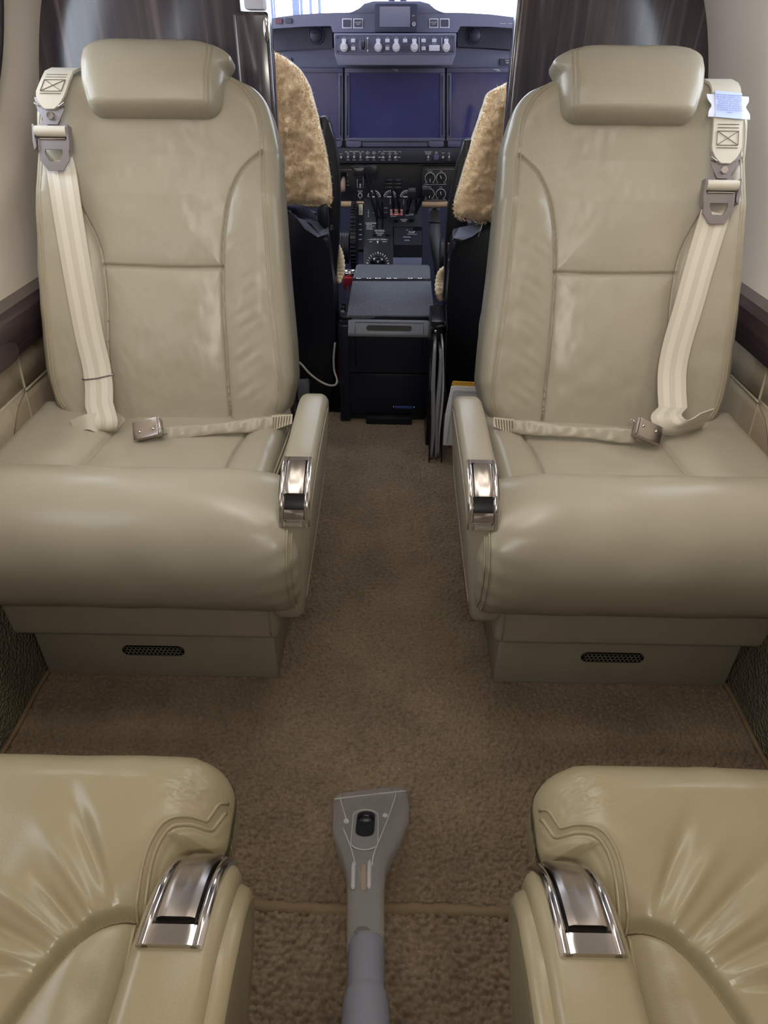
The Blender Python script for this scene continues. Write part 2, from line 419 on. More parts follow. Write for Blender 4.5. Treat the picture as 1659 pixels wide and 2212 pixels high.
WALL_PROFILE = spline([(0.735, 0.585), (0.744, 0.70), (0.738, 0.84), (0.712, 0.97), (0.668, 1.09), (0.60, 1.19), (0.50, 1.275)], 64)
WIN_Z = 1.02
def side_wall(m, side, y_end):
    ys = np.linspace(-0.9, y_end, 150); n = len(WALL_PROFILE)
    Y, K = np.meshgrid(ys, np.arange(n))
    X = WALL_PROFILE[K, 0]; Z = WALL_PROFILE[K, 1]
    r = np.full(X.shape, 9.0)
    for wy in (1.305, 0.50, -0.30):
        r = np.minimum(r, np.hypot((Y-wy)/0.165, (Z-WIN_Z)/0.165))
    # shallow scoop around each window
    X = X+0.022*np.clip((1.75-r)/0.6, 0, 1)**2*(3-2*np.clip((1.75-r)/0.6, 0, 1))
    P = np.stack([m*X, Y, Z], -1)
    idx = np.arange(n*len(ys)).reshape(n, len(ys))
    Fq = np.stack([idx[:-1, :-1], idx[:-1, 1:], idx[1:, 1:], idx[1:, :-1]], -1).reshape(-1, 4)
    rc = (r[:-1, :-1]+r[1:, 1:])/2
    Fq = Fq[(rc.reshape(-1) > 1.0)]
    w = npmesh('wall_'+side, P.reshape(-1, 3), Fq, LINER)
    props(w, kind='structure')
    # outer skin so that no daylight leaks round the liner
    sk = [(0.90, -0.05), (0.90, 0.75), (0.86, 1.02), (0.80, 1.2), (0.55, 1.45)]
    xw = lambda z: np.interp(z, WALL_PROFILE[:, 1], WALL_PROFILE[:, 0])
    # kick panel, leather and fabric panels, ledge
    ys2 = np.linspace(-0.9, y_end, 60)
    kp = spline([(0.654, -0.01), (0.656, 0.10), (0.668, 0.20), (0.700, 0.30)], 20)
    PT = np.stack([np.stack([np.full(60, m*x), ys2, np.full(60, z)], -1) for x, z in kp])
    sheet('kick_panel', PT, CARPET_WALL, w)
    lp = [(0.696, 0.27), (0.706, 0.36), (0.712, 0.42), (0.716, 0.44)]
    PT = np.stack([np.stack([np.full(60, m*x), ys2, np.full(60, z)], -1) for x, z in lp])
    sheet('lower_side_panel', PT, PANEL_LEATHER, w, thick=(m*0.012, 0, 0))
    fp = [(0.716, 0.442), (0.722, 0.50), (0.728, 0.56)]
    PT = np.stack([np.stack([np.full(60, m*x), ys2, np.full(60, z)], -1) for x, z in fp])
    sheet('upper_side_panel', PT, FABRIC, w, thick=(m*0.012, 0, 0))
    V, F = sweep_tube([(m*0.7125, y, 0.441) for y in np.linspace(1.20, y_end, 14)], 0.0024, 8); mesh('piping', V, F, PIPE, w)
    V, F = sweep_tube([(m*(0.722-0.10*t**1.5*0.25), 1.235-0.075*t, 0.535-0.235*t) for t in np.linspace(0, 1, 20)], 0.003, 8); mesh('piping', V, F, PIPE, w)
    # forward leather panel, curved edge, slightly proud
    yc = np.linspace(-0.9, 1.205, 90); zc = np.interp(yc, [0.98, 1.02, 1.06, 1.10, 1.15, 1.205], [0.262, 0.285, 0.335, 0.385, 0.425, 0.441])
    PT = np.stack([np.stack([m*(np.interp(zc+(0.445-zc)*t, [0.27, 0.36, 0.42, 0.44], [0.696, 0.706, 0.712, 0.716])-0.003), yc, zc+(0.445-zc)*t], -1) for t in np.linspace(0, 1, 14)])
    sheet('curved_side_panel', PT, FABRIC, w, thick=(m*0.006, 0, 0))
    b = B()
    prof = [(0.694, 0.538), (0.688, 0.560), (0.690, 0.585), (0.702, 0.598), (0.76, 0.600), (0.76, 0.530)]
    V, F = prism(prof, lambda x, z: (m*x, -0.9, z), (0, y_end+0.9, 0)); b.add(V, F)
    b.done('ledge', EBONY_LEDGE, w, False)
    lowp = [(0.700, 0.515), (0.695, 0.537), (0.76, 0.537), (0.76, 0.515)]
    V, F = prism(lowp, lambda x, z: (m*x, -0.9, z), (0, y_end+0.9, 0))
    mesh('ledge_rail', V, F, EBONY_LEDGE, w, False)
    V, F = prism(sk, lambda x, z: (m*x, -0.95, z), (0, y_end+1.0, 0))
    F = F[2:]                                           # open shell
    V = np.array(V); ns = len(sk)
    F = [(i, i+1, ns+i+1, ns+i) for i in range(ns-1)]
    # outer skin panels are cut at the window band: below and above only
    F = [f for i, f in enumerate(F) if i in (0, 3)]
    mesh('outer_skin', V, F, mat('aircraft_skin', (205, 205, 208), 0.5), w, False)
    for k, wy in enumerate((1.305, 0.50, -0.30)):
        win = bpy.data.objects.new('window_%d' % (k+1+(3 if m > 0 else 0)), None); COL.objects.link(win)
        win.location = (m*0.70, wy, WIN_Z); props(win, kind='structure')
        def ringpts(rad, dx):
            out = []
            for a in np.linspace(0, 2*PI, 56, endpoint=False):
                z = WIN_Z+rad*math.sin(a); y = wy+rad*math.cos(a)
                out.append((m*(float(xw(z))+0.022+dx), y, z))
            return out
        V, F = sweep_tube(ringpts(0.163, -0.004), 0.011, 10, closed=True); mesh('window_ring', V, F, mat('window_ring_plastic', (56, 54, 54), 0.5), win)
        A = ringpts(0.165, -0.002); C2 = ringpts(0.158, 0.035); nn = len(A)
        mesh('window_reveal', A+C2, [(i, (i+1) % nn, nn+(i+1) % nn, nn+i) for i in range(nn)], LINER, win)
        G = ringpts(0.160, 0.034); mesh('window_pane', G, [tuple(range(nn))], GLASS, win, False)
        if k > (1 if m < 0 else 0):                       # unseen shades added here to cut the window light
            G2 = ringpts(0.160, 0.020); mesh('window_shade', G2, [tuple(range(nn))], LINER, win, False)
    return w
wall_left = side_wall(-1, 'left', 1.64)
b = B(); V, F = prism(spline([(1.09, 0.520), (1.155, 0.520), (1.175, 0.533), (1.165, 0.552), (1.12, 0.560), (1.06, 0.560), (1.06, 0.52)], 28, closed=True), lambda y, z: (-0.700, y, z), (0.014, 0, 0))
b.add(V, F).done('table_latch', EBONY_LEDGE, wall_left)
wall_right = side_wall(1, 'right', 1.88)

# ceiling and aft partition
cp = spline([(-0.52, 1.262), (-0.40, 1.335), (-0.22, 1.375), (0, 1.385), (0.22, 1.375), (0.40, 1.335), (0.52, 1.262)], 40)
PT = np.stack([np.stack([np.full(30, x), np.linspace(-0.95, 1.9, 30), np.full(30, z)], -1) for x, z in cp])
props(sheet('ceiling', PT, LINER, thick=(0, 0, 0.02)), kind='structure')
props(B().box((-0.80, -0.95, -0.05), (0.80, -0.90, 1.40)).done('wall_back', LINER, smooth=False), kind='structure')

# forward bulkheads
def bulkhead(name, x0, x1, y):
    b = B().box((x0, y, 0), (x1, y+0.03, 1.38)).done(name, EBONY, smooth=False)
    return props(b, kind='structure')
bl = bulkhead('wall_front_left', -0.80, -0.300, 1.60)
B().box((-0.314, 1.585, 0), (-0.246, 1.640, 1.052), 0.007, 3).done('door_post', EBONY, bl)
B().box((-0.292, 1.592, 1.054), (-0.254, 1.635, 1.38), 0.005, 2).done('post_trim', mat('satin_trim', (226, 226, 238), 0.5), bl)  # near-white trim colour stands in for a bright reflection
p = at(575, 62, 1.584); B().sphere(p, 0.010, (0.62, 0.35, 2.2), 24).done('latch_plate', CHROME, bl)
br = bulkhead('wall_front_right', 0.272, 0.80, 1.85)
B().box((0.261, 1.842, 0), (0.274, 1.884, 1.38), 0.004, 2).done('edge_trim', EBONY, br)
B().box((0.2725, 1.8445, 0), (0.2755, 1.852, 1.38)).done('bright_trim', CHROME, br, False)

# cockpit shell: dark side walls, roof, windshield with posts
for m, side in ((-1, 'cockpit_left'), (1, 'cockpit_right')):
    w = B().box((m*0.66-0.01, 1.66 if m < 0 else 1.885, -0.02), (m*0.66+0.01, 3.1, 0.93)).done('wall_'+side, PANEL_DARK, smooth=False); props(w, kind='structure')
props(B().box((-0.66, 1.62, 1.33), (0.66, 2.42, 1.36)).box((-0.66, 3.08, -0.02), (0.66, 3.12, 1.02)).done('ceiling_cockpit', PANEL_GREY, smooth=False), kind='structure')
for k, (x0, x1) in enumerate(((-0.63, -0.02), (0.02, 0.63))):
    V = [(x0, 3.06, 1.03), (x1, 3.06, 1.03), (x1, 2.42, 1.34), (x0, 2.42, 1.34)]
    g = mesh('window_%d' % (7+k), V, [(0, 1, 2, 3)], GLASS, None, False, origin=(x0, 2.8, 1.2)); props(g, kind='structure')
    fr = B()
    for a, c in ((V[0], V[1]), (V[1], V[2]), (V[2], V[3]), (V[3], V[0])): fr.tube([a, c], 0.012, 8)
    fr.done('window_frame', PANEL_DARK, g)
# pale hangar wall and thin steel frame outside, far ahead of the nose
hw = B().box((-9, 12.0, -1.5), (9, 12.1, 7)).done('wall_hangar', mat('hangar_sheet', (236, 238, 240), 0.7), smooth=False, origin=(0, 12, -1.5)); props(hw, kind='structure')
hp = bpy.data.objects.new('trim_1', None); COL.objects.link(hp); hp.location = (-1.4, 9.0, -1.0); props(hp, kind='structure')
for px, w_ in ((587, 0.010), (634, 0.011), (641, 0.024), (651, 0.012), (671, 0.012), (690, 0.014)):
    q = at(px, 10, 9.0); B().box((q[0]-w_, 8.98, -1.0), (q[0]+w_, 9.02, 3.2)).done('frame_post', mat('hangar_post', (70, 78, 120), 0.6), hp, False)
q = at(590, 25, 9.0); r = at(600, 30, 9.0)
B().tube([(q[0], 9, -1), (q[0]+0.02, 9, q[2]+0.4)], 0.008, 6).tube([(r[0]-0.06, 9, r[2]+0.3), (r[0]+0.01, 9, -1)], 0.008, 6).done('stay_wire', mat('hangar_post', (70, 78, 120), 0.6), hp, False)

# ================================================================== forward seats
def hsurf(name, outline, zz, hfun, depth, mapper, m, parent, nu=90, side_in=0.0, soften=0):
    """pillow on a plane. outline(z)->(s0,s1); zz: rows; hfun(S,Z,D)->height over the plane; mapper(S,Z,H)->xyz"""
    u = 0.5-0.5*np.cos(np.linspace(0, PI, nu)); u = 0.55*u+0.45*np.linspace(0, 1, nu)
    s0 = np.array([outline(z)[0] for z in zz]); s1 = np.array([outline(z)[1] for z in zz])
    S = s0[:, None]+(s1-s0)[:, None]*u[None, :]; Z = np.repeat(np.asarray(zz)[:, None], nu, 1)
    ring = np.concatenate([np.stack([s0, zz], -1), np.stack([s1, zz], -1)[::-1]])
    D = dist_poly(S, Z, ring, closed=True)
    if soften:
        G = D.copy()
        for _ in range(soften):
            Q = np.pad(G, 1, mode='edge'); G = (Q[:-2, 1:-1]+Q[2:, 1:-1]+Q[1:-1, :-2]+Q[1:-1, 2:]+G*2)/6
        t = np.clip(D/0.02, 0, 1); D = D+(G-D)*t*t*(3-2*t)
    H = hfun(S, Z, D)
    P = mapper(S, Z, H)
    R, C = S.shape; idx = np.arange(R*C).reshape(R, C)
    F = [tuple(f) for f in np.stack([idx[:-1, :-1], idx[:-1, 1:], idx[1:, 1:], idx[1:, :-1]], -1).reshape(-1, 4)]
    rim = np.concatenate([idx[0, :], idx[1:, -1], idx[-1, -2::-1], idx[-2:0:-1, 0]])
    rs = S.reshape(-1)[rim]; rz = Z.reshape(-1)[rim]
    V = [tuple(v) for v in P.reshape(-1, 3)]
    base = len(V)
    for dd, sc in ((0.35, 1.0), (0.7, 1.0), (1.0, 1.0-side_in)):
        cs = rs.mean(); cz = rz.mean()
        Q = mapper(cs+(rs-cs)*sc, cz+(rz-cz)*sc, np.full(rs.shape, -depth*dd))
        V += [tuple(v) for v in Q]
    n = len(rim); prev = list(rim)
    for k in range(3):
        cur = list(range(base+k*n, base+(k+1)*n))
        F += [(prev[i], prev[(i+1) % n], cur[(i+1) % n], cur[i]) for i in range(n)]
        prev = cur
    F.append(tuple(prev))
    return mesh(name, V, F, m, parent)
def rnd_edge(D, r):
    t = np.clip(D/r, 0, 1); return r*np.sqrt(np.clip(1-(1-t)**2, 0, 1))
def groove(S, Z, P, w=0.0035, d=0.005):
    g = dist_poly(S, Z, P); return d*np.exp(-(g/w)**2), g

BACK_IN = [(0.358, -0.168), (0.372, -0.186), (0.395, -0.207), (0.42, -0.228), (0.47, -0.2415), (0.53, -0.239), (0.645, -0.229), (0.755, -0.222), (0.80, -0.2185), (0.845, -0.217), (0.885, -0.208), (0.915, -0.198), (0.935, -0.181), (0.947, -0.160), (0.955, -0.125)]
BACK_OUT = [(0.358, 0.172), (0.372, 0.186), (0.393, 0.200), (0.42, 0.219), (0.478, 0.232), (0.57, 0.232), (0.65, 0.230), (0.70, 0.226), (0.79, 0.220), (0.86, 0.219), (0.90, 0.2155), (0.925, 0.203), (0.942, 0.185), (0.950, 0.160), (0.955, 0.130)]
def table(T, smooth=0.010):
    T = np.array(T); zz = np.linspace(T[0, 0], T[-1, 0], 400); v = np.interp(zz, T[:, 0], T[:, 1])
    k = int(max(1, smooth/(zz[1]-zz[0]))); pad = np.concatenate([np.full(k, v[0]), v, np.full(k, v[-1])])
    sm = np.convolve(pad, np.ones(2*k+1)/(2*k+1), 'valid')
    return lambda z: float(np.interp(z, zz, sm))
_bi, _bo = table(BACK_IN), table(BACK_OUT)
PLANE_N = np.array([0.0, -0.9296, 0.3686])
def back_map(m, xc, off=0.0):
    def f(S, Z, H):
        S = np.asarray(S, float); Z = np.asarray(Z, float); H = np.asarray(H, float)+off
        Y = 1.17+(Z-0.37)*0.3966
        return np.stack([m*(xc+S), Y+H*PLANE_N[1], Z+H*PLANE_N[2]], -1)
    return f
BOLSTER_IN = spline([(-0.190, 0.836), (-0.166, 0.820), (-0.147, 0.800), (-0.130, 0.766), (-0.119, 0.716), (-0.114, 0.655), (-0.113, 0.60), (-0.115, 0.52), (-0.117, 0.46), (-0.119, 0.36)], 40)
BOLSTER_OUT = spline([(0.204, 0.836), (0.188, 0.822), (0.165, 0.790), (0.140, 0.745), (0.116, 0.697), (0.108, 0.66), (0.105, 0.60), (0.108, 0.52), (0.112, 0.46), (0.116, 0.36)], 40)
HSEAM = np.array([(-0.113, 0.655), (-0.06, 0.6535), (0.0, 0.6535), (0.108, 0.656)])
PIPE_IN = spline([(-0.128, 0.948), (-0.150, 0.940), (-0.172, 0.918), (-0.186, 0.888), (-0.190, 0.836), (-0.197, 0.72), (-0.204, 0.60), (-0.216, 0.485), (-0.216, 0.44), (-0.205, 0.405)], 60)
PIPE_OUT = spline([(0.140, 0.945), (0.172, 0.932), (0.190, 0.908), (0.200, 0.88), (0.204, 0.836), (0.206, 0.72), (0.210, 0.60), (0.211, 0.485), (0.206, 0.44), (0.190, 0.405)], 60)
def side_of(P, S, Z):
    """s-position of a seam at height Z"""
    o = np.argsort(P[:, 1]); return np.interp(Z, P[o, 1], P[o, 0])

def back_height(seed):
    def f(S, Z, D):
        H = rnd_edge(D, 0.034)-0.012
        for P in (BOLSTER_IN, BOLSTER_OUT):
            g, dist = groove(S, Z, P, 0.0026, 0.0072)
            outer = (S < side_of(P, S, Z)) if P is BOLSTER_IN else (S > side_of(P, S, Z))
            low = np.clip((0.838-Z)/0.07, 0, 1)**0.7
            puff = 0.019*(1-np.exp(-dist/0.020))*low
            H = H-g+np.where(outer, puff+0.004*low, 0.0)
            H = H+np.where(~outer, 0.0, 0.0)
        g, dist = groove(S, Z, HSEAM, 0.0024, 0.0065)
        inner = (S > side_of(BOLSTER_IN, S, Z)) & (S < side_of(BOLSTER_OUT, S, Z))
        H = H-g
        # centre panels puff up from their seams, lumbar rises towards the bottom
        dc = np.minimum(np.minimum(dist_poly(S, Z, BOLSTER_IN), dist_poly(S, Z, BOLSTER_OUT)), dist)
        H = H+np.where(inner & (Z < 0.84), 0.009*(1-np.exp(-dc/0.03)), 0.0)*np.clip((0.83-Z)/0.06, 0, 1)
        H = H+0.010*np.exp(-((Z-0.50)/0.10)**2)*np.clip(1-(S/0.16)**2, 0, 1)
        H = H-0.008*np.exp(-((Z-0.80)/0.09)**2)*np.clip(1-(S/0.2)**2, 0, 1)
        for P in (PIPE_IN, PIPE_OUT):
            g, dist = groove(S, Z, P, 0.0016, 0.0016)
            gl = 0.0012*np.exp(-((dist-0.0042)/0.0010)**2)
            pass
        # soft wear creases
        H = H+0.0011*vnoise(S*26+seed, Z*34, seed)+0.0004*vnoise(S*90+seed, Z*60, seed+1)
        for k in range(5):
            a = 0.45+0.06*k; w = np.exp(-((S+0.155)/0.03)**2)*np.exp(-((Z-a)/0.02)**2)
            H = H+0.0007*w*np.sin((S*0.7+Z)*230+k)
        return H
    return f

_RZ = np.concatenate([np.linspace(0.358, 0.955, 120)])
_RING = np.concatenate([np.array([(_bi(z), z) for z in _RZ]), np.array([(_bo(z), z) for z in _RZ])[::-1]])
def back_h(hf, S, Z):
    S = np.asarray(S, float); Z = np.asarray(Z, float); D = dist_poly(S, Z, _RING, closed=True)
    ins = (S > np.array([_bi(z) for z in np.clip(Z, 0.358, 0.955).ravel()]).reshape(Z.shape)) & (S < np.array([_bo(z) for z in np.clip(Z, 0.358, 0.955).ravel()]).reshape(Z.shape)) & (Z > 0.358) & (Z < 0.955)
    return hf(S, Z, np.where(ins, D, 0.0))
def on_back(m, xc, hf, Q, lift=0.0):
    return [p for p in back_map(m, xc)(Q[:, 0], Q[:, 1], back_h(hf, Q[:, 0], Q[:, 1])+lift)]
HR_IN = table([(0.883, -0.098), (0.888, -0.113), (0.900, -0.122), (0.92, -0.126), (0.94, -0.127), (0.955, -0.1285), (0.968, -0.139), (0.978, -0.139), (0.986, -0.126), (0.992, -0.108), (0.997, -0.080), (1.000, -0.05)], 0.004)
HR_OUT = table([(0.883, 0.090), (0.888, 0.102), (0.90, 0.108), (0.93, 0.116), (0.96, 0.1175), (0.980, 0.114), (0.990, 0.103), (0.996, 0.088), (1.000, 0.065)], 0.004)
HR_SEAM = spline([(-0.098, 0.996), (-0.110, 0.985), (-0.113, 0.97), (-0.110, 0.945), (-0.109, 0.915), (-0.107, 0.89)], 30)
HR_SEAM2 = HR_SEAM+np.array([0.006, 0])
HR_SEAM_O = spline([(0.090, 0.995), (0.101, 0.98), (0.104, 0.955), (0.101, 0.92), (0.095, 0.888)], 30)
def headrest_h(S, Z, D):
    s0 = np.array([[HR_IN(z)] for z in Z[:, 0]]); s1 = np.array([[HR_OUT(z)] for z in Z[:, 0]])
    U = np.clip((S-s0)/(s1-s0), 0, 1)*2-1; V = np.clip((Z-0.883)/0.117, 0, 1)
    gu = np.clip(1-np.abs(U)**9, 0, 1)**0.42
    lo = np.sqrt(np.clip(1-(1-np.clip(V/0.16, 0, 1))**2, 0, 1)); hi = np.clip(1-np.clip((V-0.16)/0.84, 0, 1)**2.3, 0, 1)**0.55
    H = 0.054*gu*lo*hi
    for P, d, w in ((HR_SEAM, 0.0036, 0.0016), (HR_SEAM2, 0.0022, 0.0014), (HR_SEAM_O, 0.0009, 0.0016)):
        g, _ = groove(S, Z, P, w, d); H = H-g
    wing = np.clip((side_of(HR_SEAM, S, Z)-S)/0.022, 0, 1)
    H = H-0.014*wing*gu
    H = H+0.0011*vnoise(S*24, Z*40, 4)
    return H

def closed_profile(P, n=56): return spline(P, n, closed=True)
ROLL = [(0.905, 0.236), (0.955, 0.26), (0.962, 0.34), (0.945, 0.405), (0.905, 0.446), (0.862, 0.459), (0.812, 0.450), (0.771, 0.421), (0.750, 0.375), (0.752, 0.322), (0.772, 0.276), (0.810, 0.247), (0.855, 0.236)]
def roll_mesh(m, name, x_in, x_out, prof, mtl, parent, dip=0.014, seed=0, n=70):
    P0 = closed_profile(prof, 72); c = P0.mean(0); R = 0.036
    xs = []; sc = []
    for t in np.linspace(0, 1, 12): xs.append(x_in+R*(1-math.cos(t*PI/2))); sc.append(math.sin(t*PI/2))
    for t in np.linspace(0, 1, n)[1:-1]: xs.append(x_in+R+(x_out-x_in-2*R)*t); sc.append(1)
    for t in np.linspace(1, 0, 12): xs.append(x_out-R*(1-math.cos(t*PI/2))); sc.append(math.sin(t*PI/2))
    V = []; k = len(P0)
    Rm = 0.058                                   # corner rounding of the cross section at the ends
    for x, s in zip(xs, sc):
        d = (1-s)*0.042
        Q = P0.copy(); v = Q-c; L = np.linalg.norm(v, axis=1, keepdims=True); Q = c+v*(1-d/L)
        w = np.clip((x-x_in)/0.13, 0, 1)
        top = np.clip((Q[:, 1]-0.38)/0.07, 0, 1)
        Q[:, 1] += top*(-dip*(1-w)**2+0.006*math.sin(w*PI/2))
        near = math.exp(-((x-x_in)/0.05)**2)
        Q[:, 0] += near*0.0016*np.sin(Q[:, 1]*190+x*60)+0.0014*vnoise(np.full(k, x*16+seed), Q[:, 1]*22, seed)
        Q[:, 1] += 0.0016*vnoise(np.full(k, x*14+seed), Q[:, 0]*20, seed+2)
        V += [(m*x, q[0], q[1]) for q in Q]
    F = []
    for i in range(len(xs)-1):
        for j in range(k):
            F.append((i*k+j, i*k+(j+1) % k, (i+1)*k+(j+1) % k, (i+1)*k+j))
    F.append(tuple(range(k))); F.append(tuple(range((len(xs)-1)*k, len(xs)*k)))
    o = mesh(name, V, F, mtl, parent)
    # double row of piping round the aisle end
    for xo, inset in ((x_in+0.010, 0.0118), (x_in+0.016, 0.0052)):
        Q = P0.copy(); v = Q-c; L = np.linalg.norm(v, axis=1, keepdims=True); Q = c+v*(1-inset/L)
        w = np.clip((xo-x_in)/0.13, 0, 1); top = np.clip((Q[:, 1]-0.38)/0.07, 0, 1)
        Q[:, 1] += top*(-dip*(1-w)**2+0.006*math.sin(w*PI/2))
        Q[:, 0] += math.exp(-((xo-x_in)/0.05)**2)*0.0016*np.sin(Q[:, 1]*190+xo*60)
        V, F = sweep_tube([(m*xo, q[0], q[1]) for q in Q], 0.0017, 6, closed=True)
        mesh('piping', V, F, PIPE, o)
    return o

ARM = [(1.145, 0.300), (1.150, 0.40), (1.140, 0.455), (1.108, 0.487), (1.05, 0.493), (0.95, 0.491), (0.880, 0.489), (0.842, 0.480), (0.812, 0.462), (0.794, 0.436), (0.786, 0.40), (0.783, 0.33), (0.786, 0.262), (0.800, 0.232), (0.84, 0.224), (1.05, 0.262)]
def arm_lean(z): return max(0.0, 0.47-z)*0.10      # the aisle face tucks under towards the floor
def arm_mesh(m, xa, xb, prof, parent, mtl, r=0.016):
    P = closed_profile(prof, 110); T = np.gradient(np.vstack([P[-1], P, P[0]]), axis=0)[1:-1]
    N = np.stack([T[:, 1], -T[:, 0]], -1); N /= np.linalg.norm(N, axis=1, keepdims=True)
    c = P.mean(0)
    if ((P-c)*N).sum() < 0: N = -N
    xs = []; ins = []
    for t in np.linspace(0, 1, 7): xs.append(xa+r*(1-math.sin(t*PI/2))); ins.append(r*(1-math.cos(t*PI/2)))
    xs = xs[::-1]; ins = ins[::-1]
    xs2 = [xb-(x-xa) for x in xs][::-1]; ins2 = ins[::-1]
    V = []; k = len(P)
    for x, i in zip(xs+xs2, ins+ins2):
        Q = P-N*i; V += [(m*(x+arm_lean(q[1])), q[0], q[1]) for q in Q]
    F = []; L = len(xs)*2
    for i in range(L-1):
        for j in range(k): F.append((i*k+j, i*k+(j+1) % k, (i+1)*k+(j+1) % k, (i+1)*k+j))
    F.append(tuple(range(k))); F.append(tuple(range((L-1)*k, L*k)))
    return mesh('armrest', V, F, mtl, parent)
def strip_on(name, path, xa, xb, m, lift, th, mtl, parent, bow=0.0, round_edge=0.0):
    """metal strip following a (y,z) path, spanning xa..xb"""
    P = np.asarray(path, float); T = np.gradient(P, axis=0); N = np.stack([T[:, 1], -T[:, 0]], -1); N /= np.linalg.norm(N, axis=1, keepdims=True)
    if N[0, 1] < 0: N = -N
    us = np.linspace(0, 1, 9); V = []; C = len(us); n = len(P)
    for lay in (lift+th, lift):
        for i in range(n):
            for u in us:
                e = min(u, 1-u)*(xb-xa); dr = 0.0
                if round_edge and lay > lift: dr = -max(0.0, round_edge-e)
                q = P[i]+N[i]*(lay+dr+bow*math.sin(u*PI)); V.append((m*(xa+(xb-xa)*u), q[0], q[1]))
    F = []; o = n*C
    for i in range(n-1):
        for j in range(C-1):
            a = i*C+j; F.append((a, a+1, a+C+1, a+C)); F.append((o+a, o+a+C, o+a+C+1, o+a+1))
    for i in range(n-1):
        for j in (0, C-1):
            a = i*C+j; F.append((a, a+C, o+a+C, o+a))
    for j in range(C-1):
        for i in (0, n-1):
            a = i*C+j; F.append((a, a+1, o+a+1, o+a))
    return mesh(name, V, F, mtl, parent, True, 40)
def latch(m, xa, xb, path, parent, lid_to=0.62, gap_to=0.86, rail=0.0085, bar=0.90):
    """steel flap set in the nose of the armrest"""
    P = spline(path, 200); sl = np.concatenate([[0], np.cumsum(np.linalg.norm(np.diff(P, axis=0), axis=1))]); P = np.stack([np.interp(np.linspace(0, sl[-1], 56), sl, P[:, q]) for q in (0, 1)], -1); k = len(P)
    fr = strip_on('latch_frame', P, xa, xa+rail, m, 0.000, 0.005, CHROME, parent, round_edge=0.0025)
    strip_on('latch_rail', P, xb-rail, xb, m, 0.000, 0.005, CHROME, fr, round_edge=0.0025)
    strip_on('latch_rail', P[:5], xa+0.004, xb-0.004, m, 0.000, 0.0047, CHROME, fr, round_edge=0.002)
    strip_on('latch_rail', P[int(k*bar):], xa+0.004, xb-0.004, m, 0.000, 0.0047, CHROME, fr, round_edge=0.002)
    strip_on('latch_well', P[2:-3], xa+0.005, xb-0.005, m, 0.0002, 0.0012, BLACK_GAP, fr)
    strip_on('latch_lid', P[5:int(k*lid_to)], xa+rail+0.0012, xb-rail-0.0012, m, 0.0012, 0.0055, STEEL, fr, round_edge=0.0012)
    if gap_to < bar-0.02:
        strip_on('latch_tongue', P[int(k*gap_to):int(k*bar)+1], xa+rail, xb-rail, m, 0.0012, 0.0028, STEEL, fr)

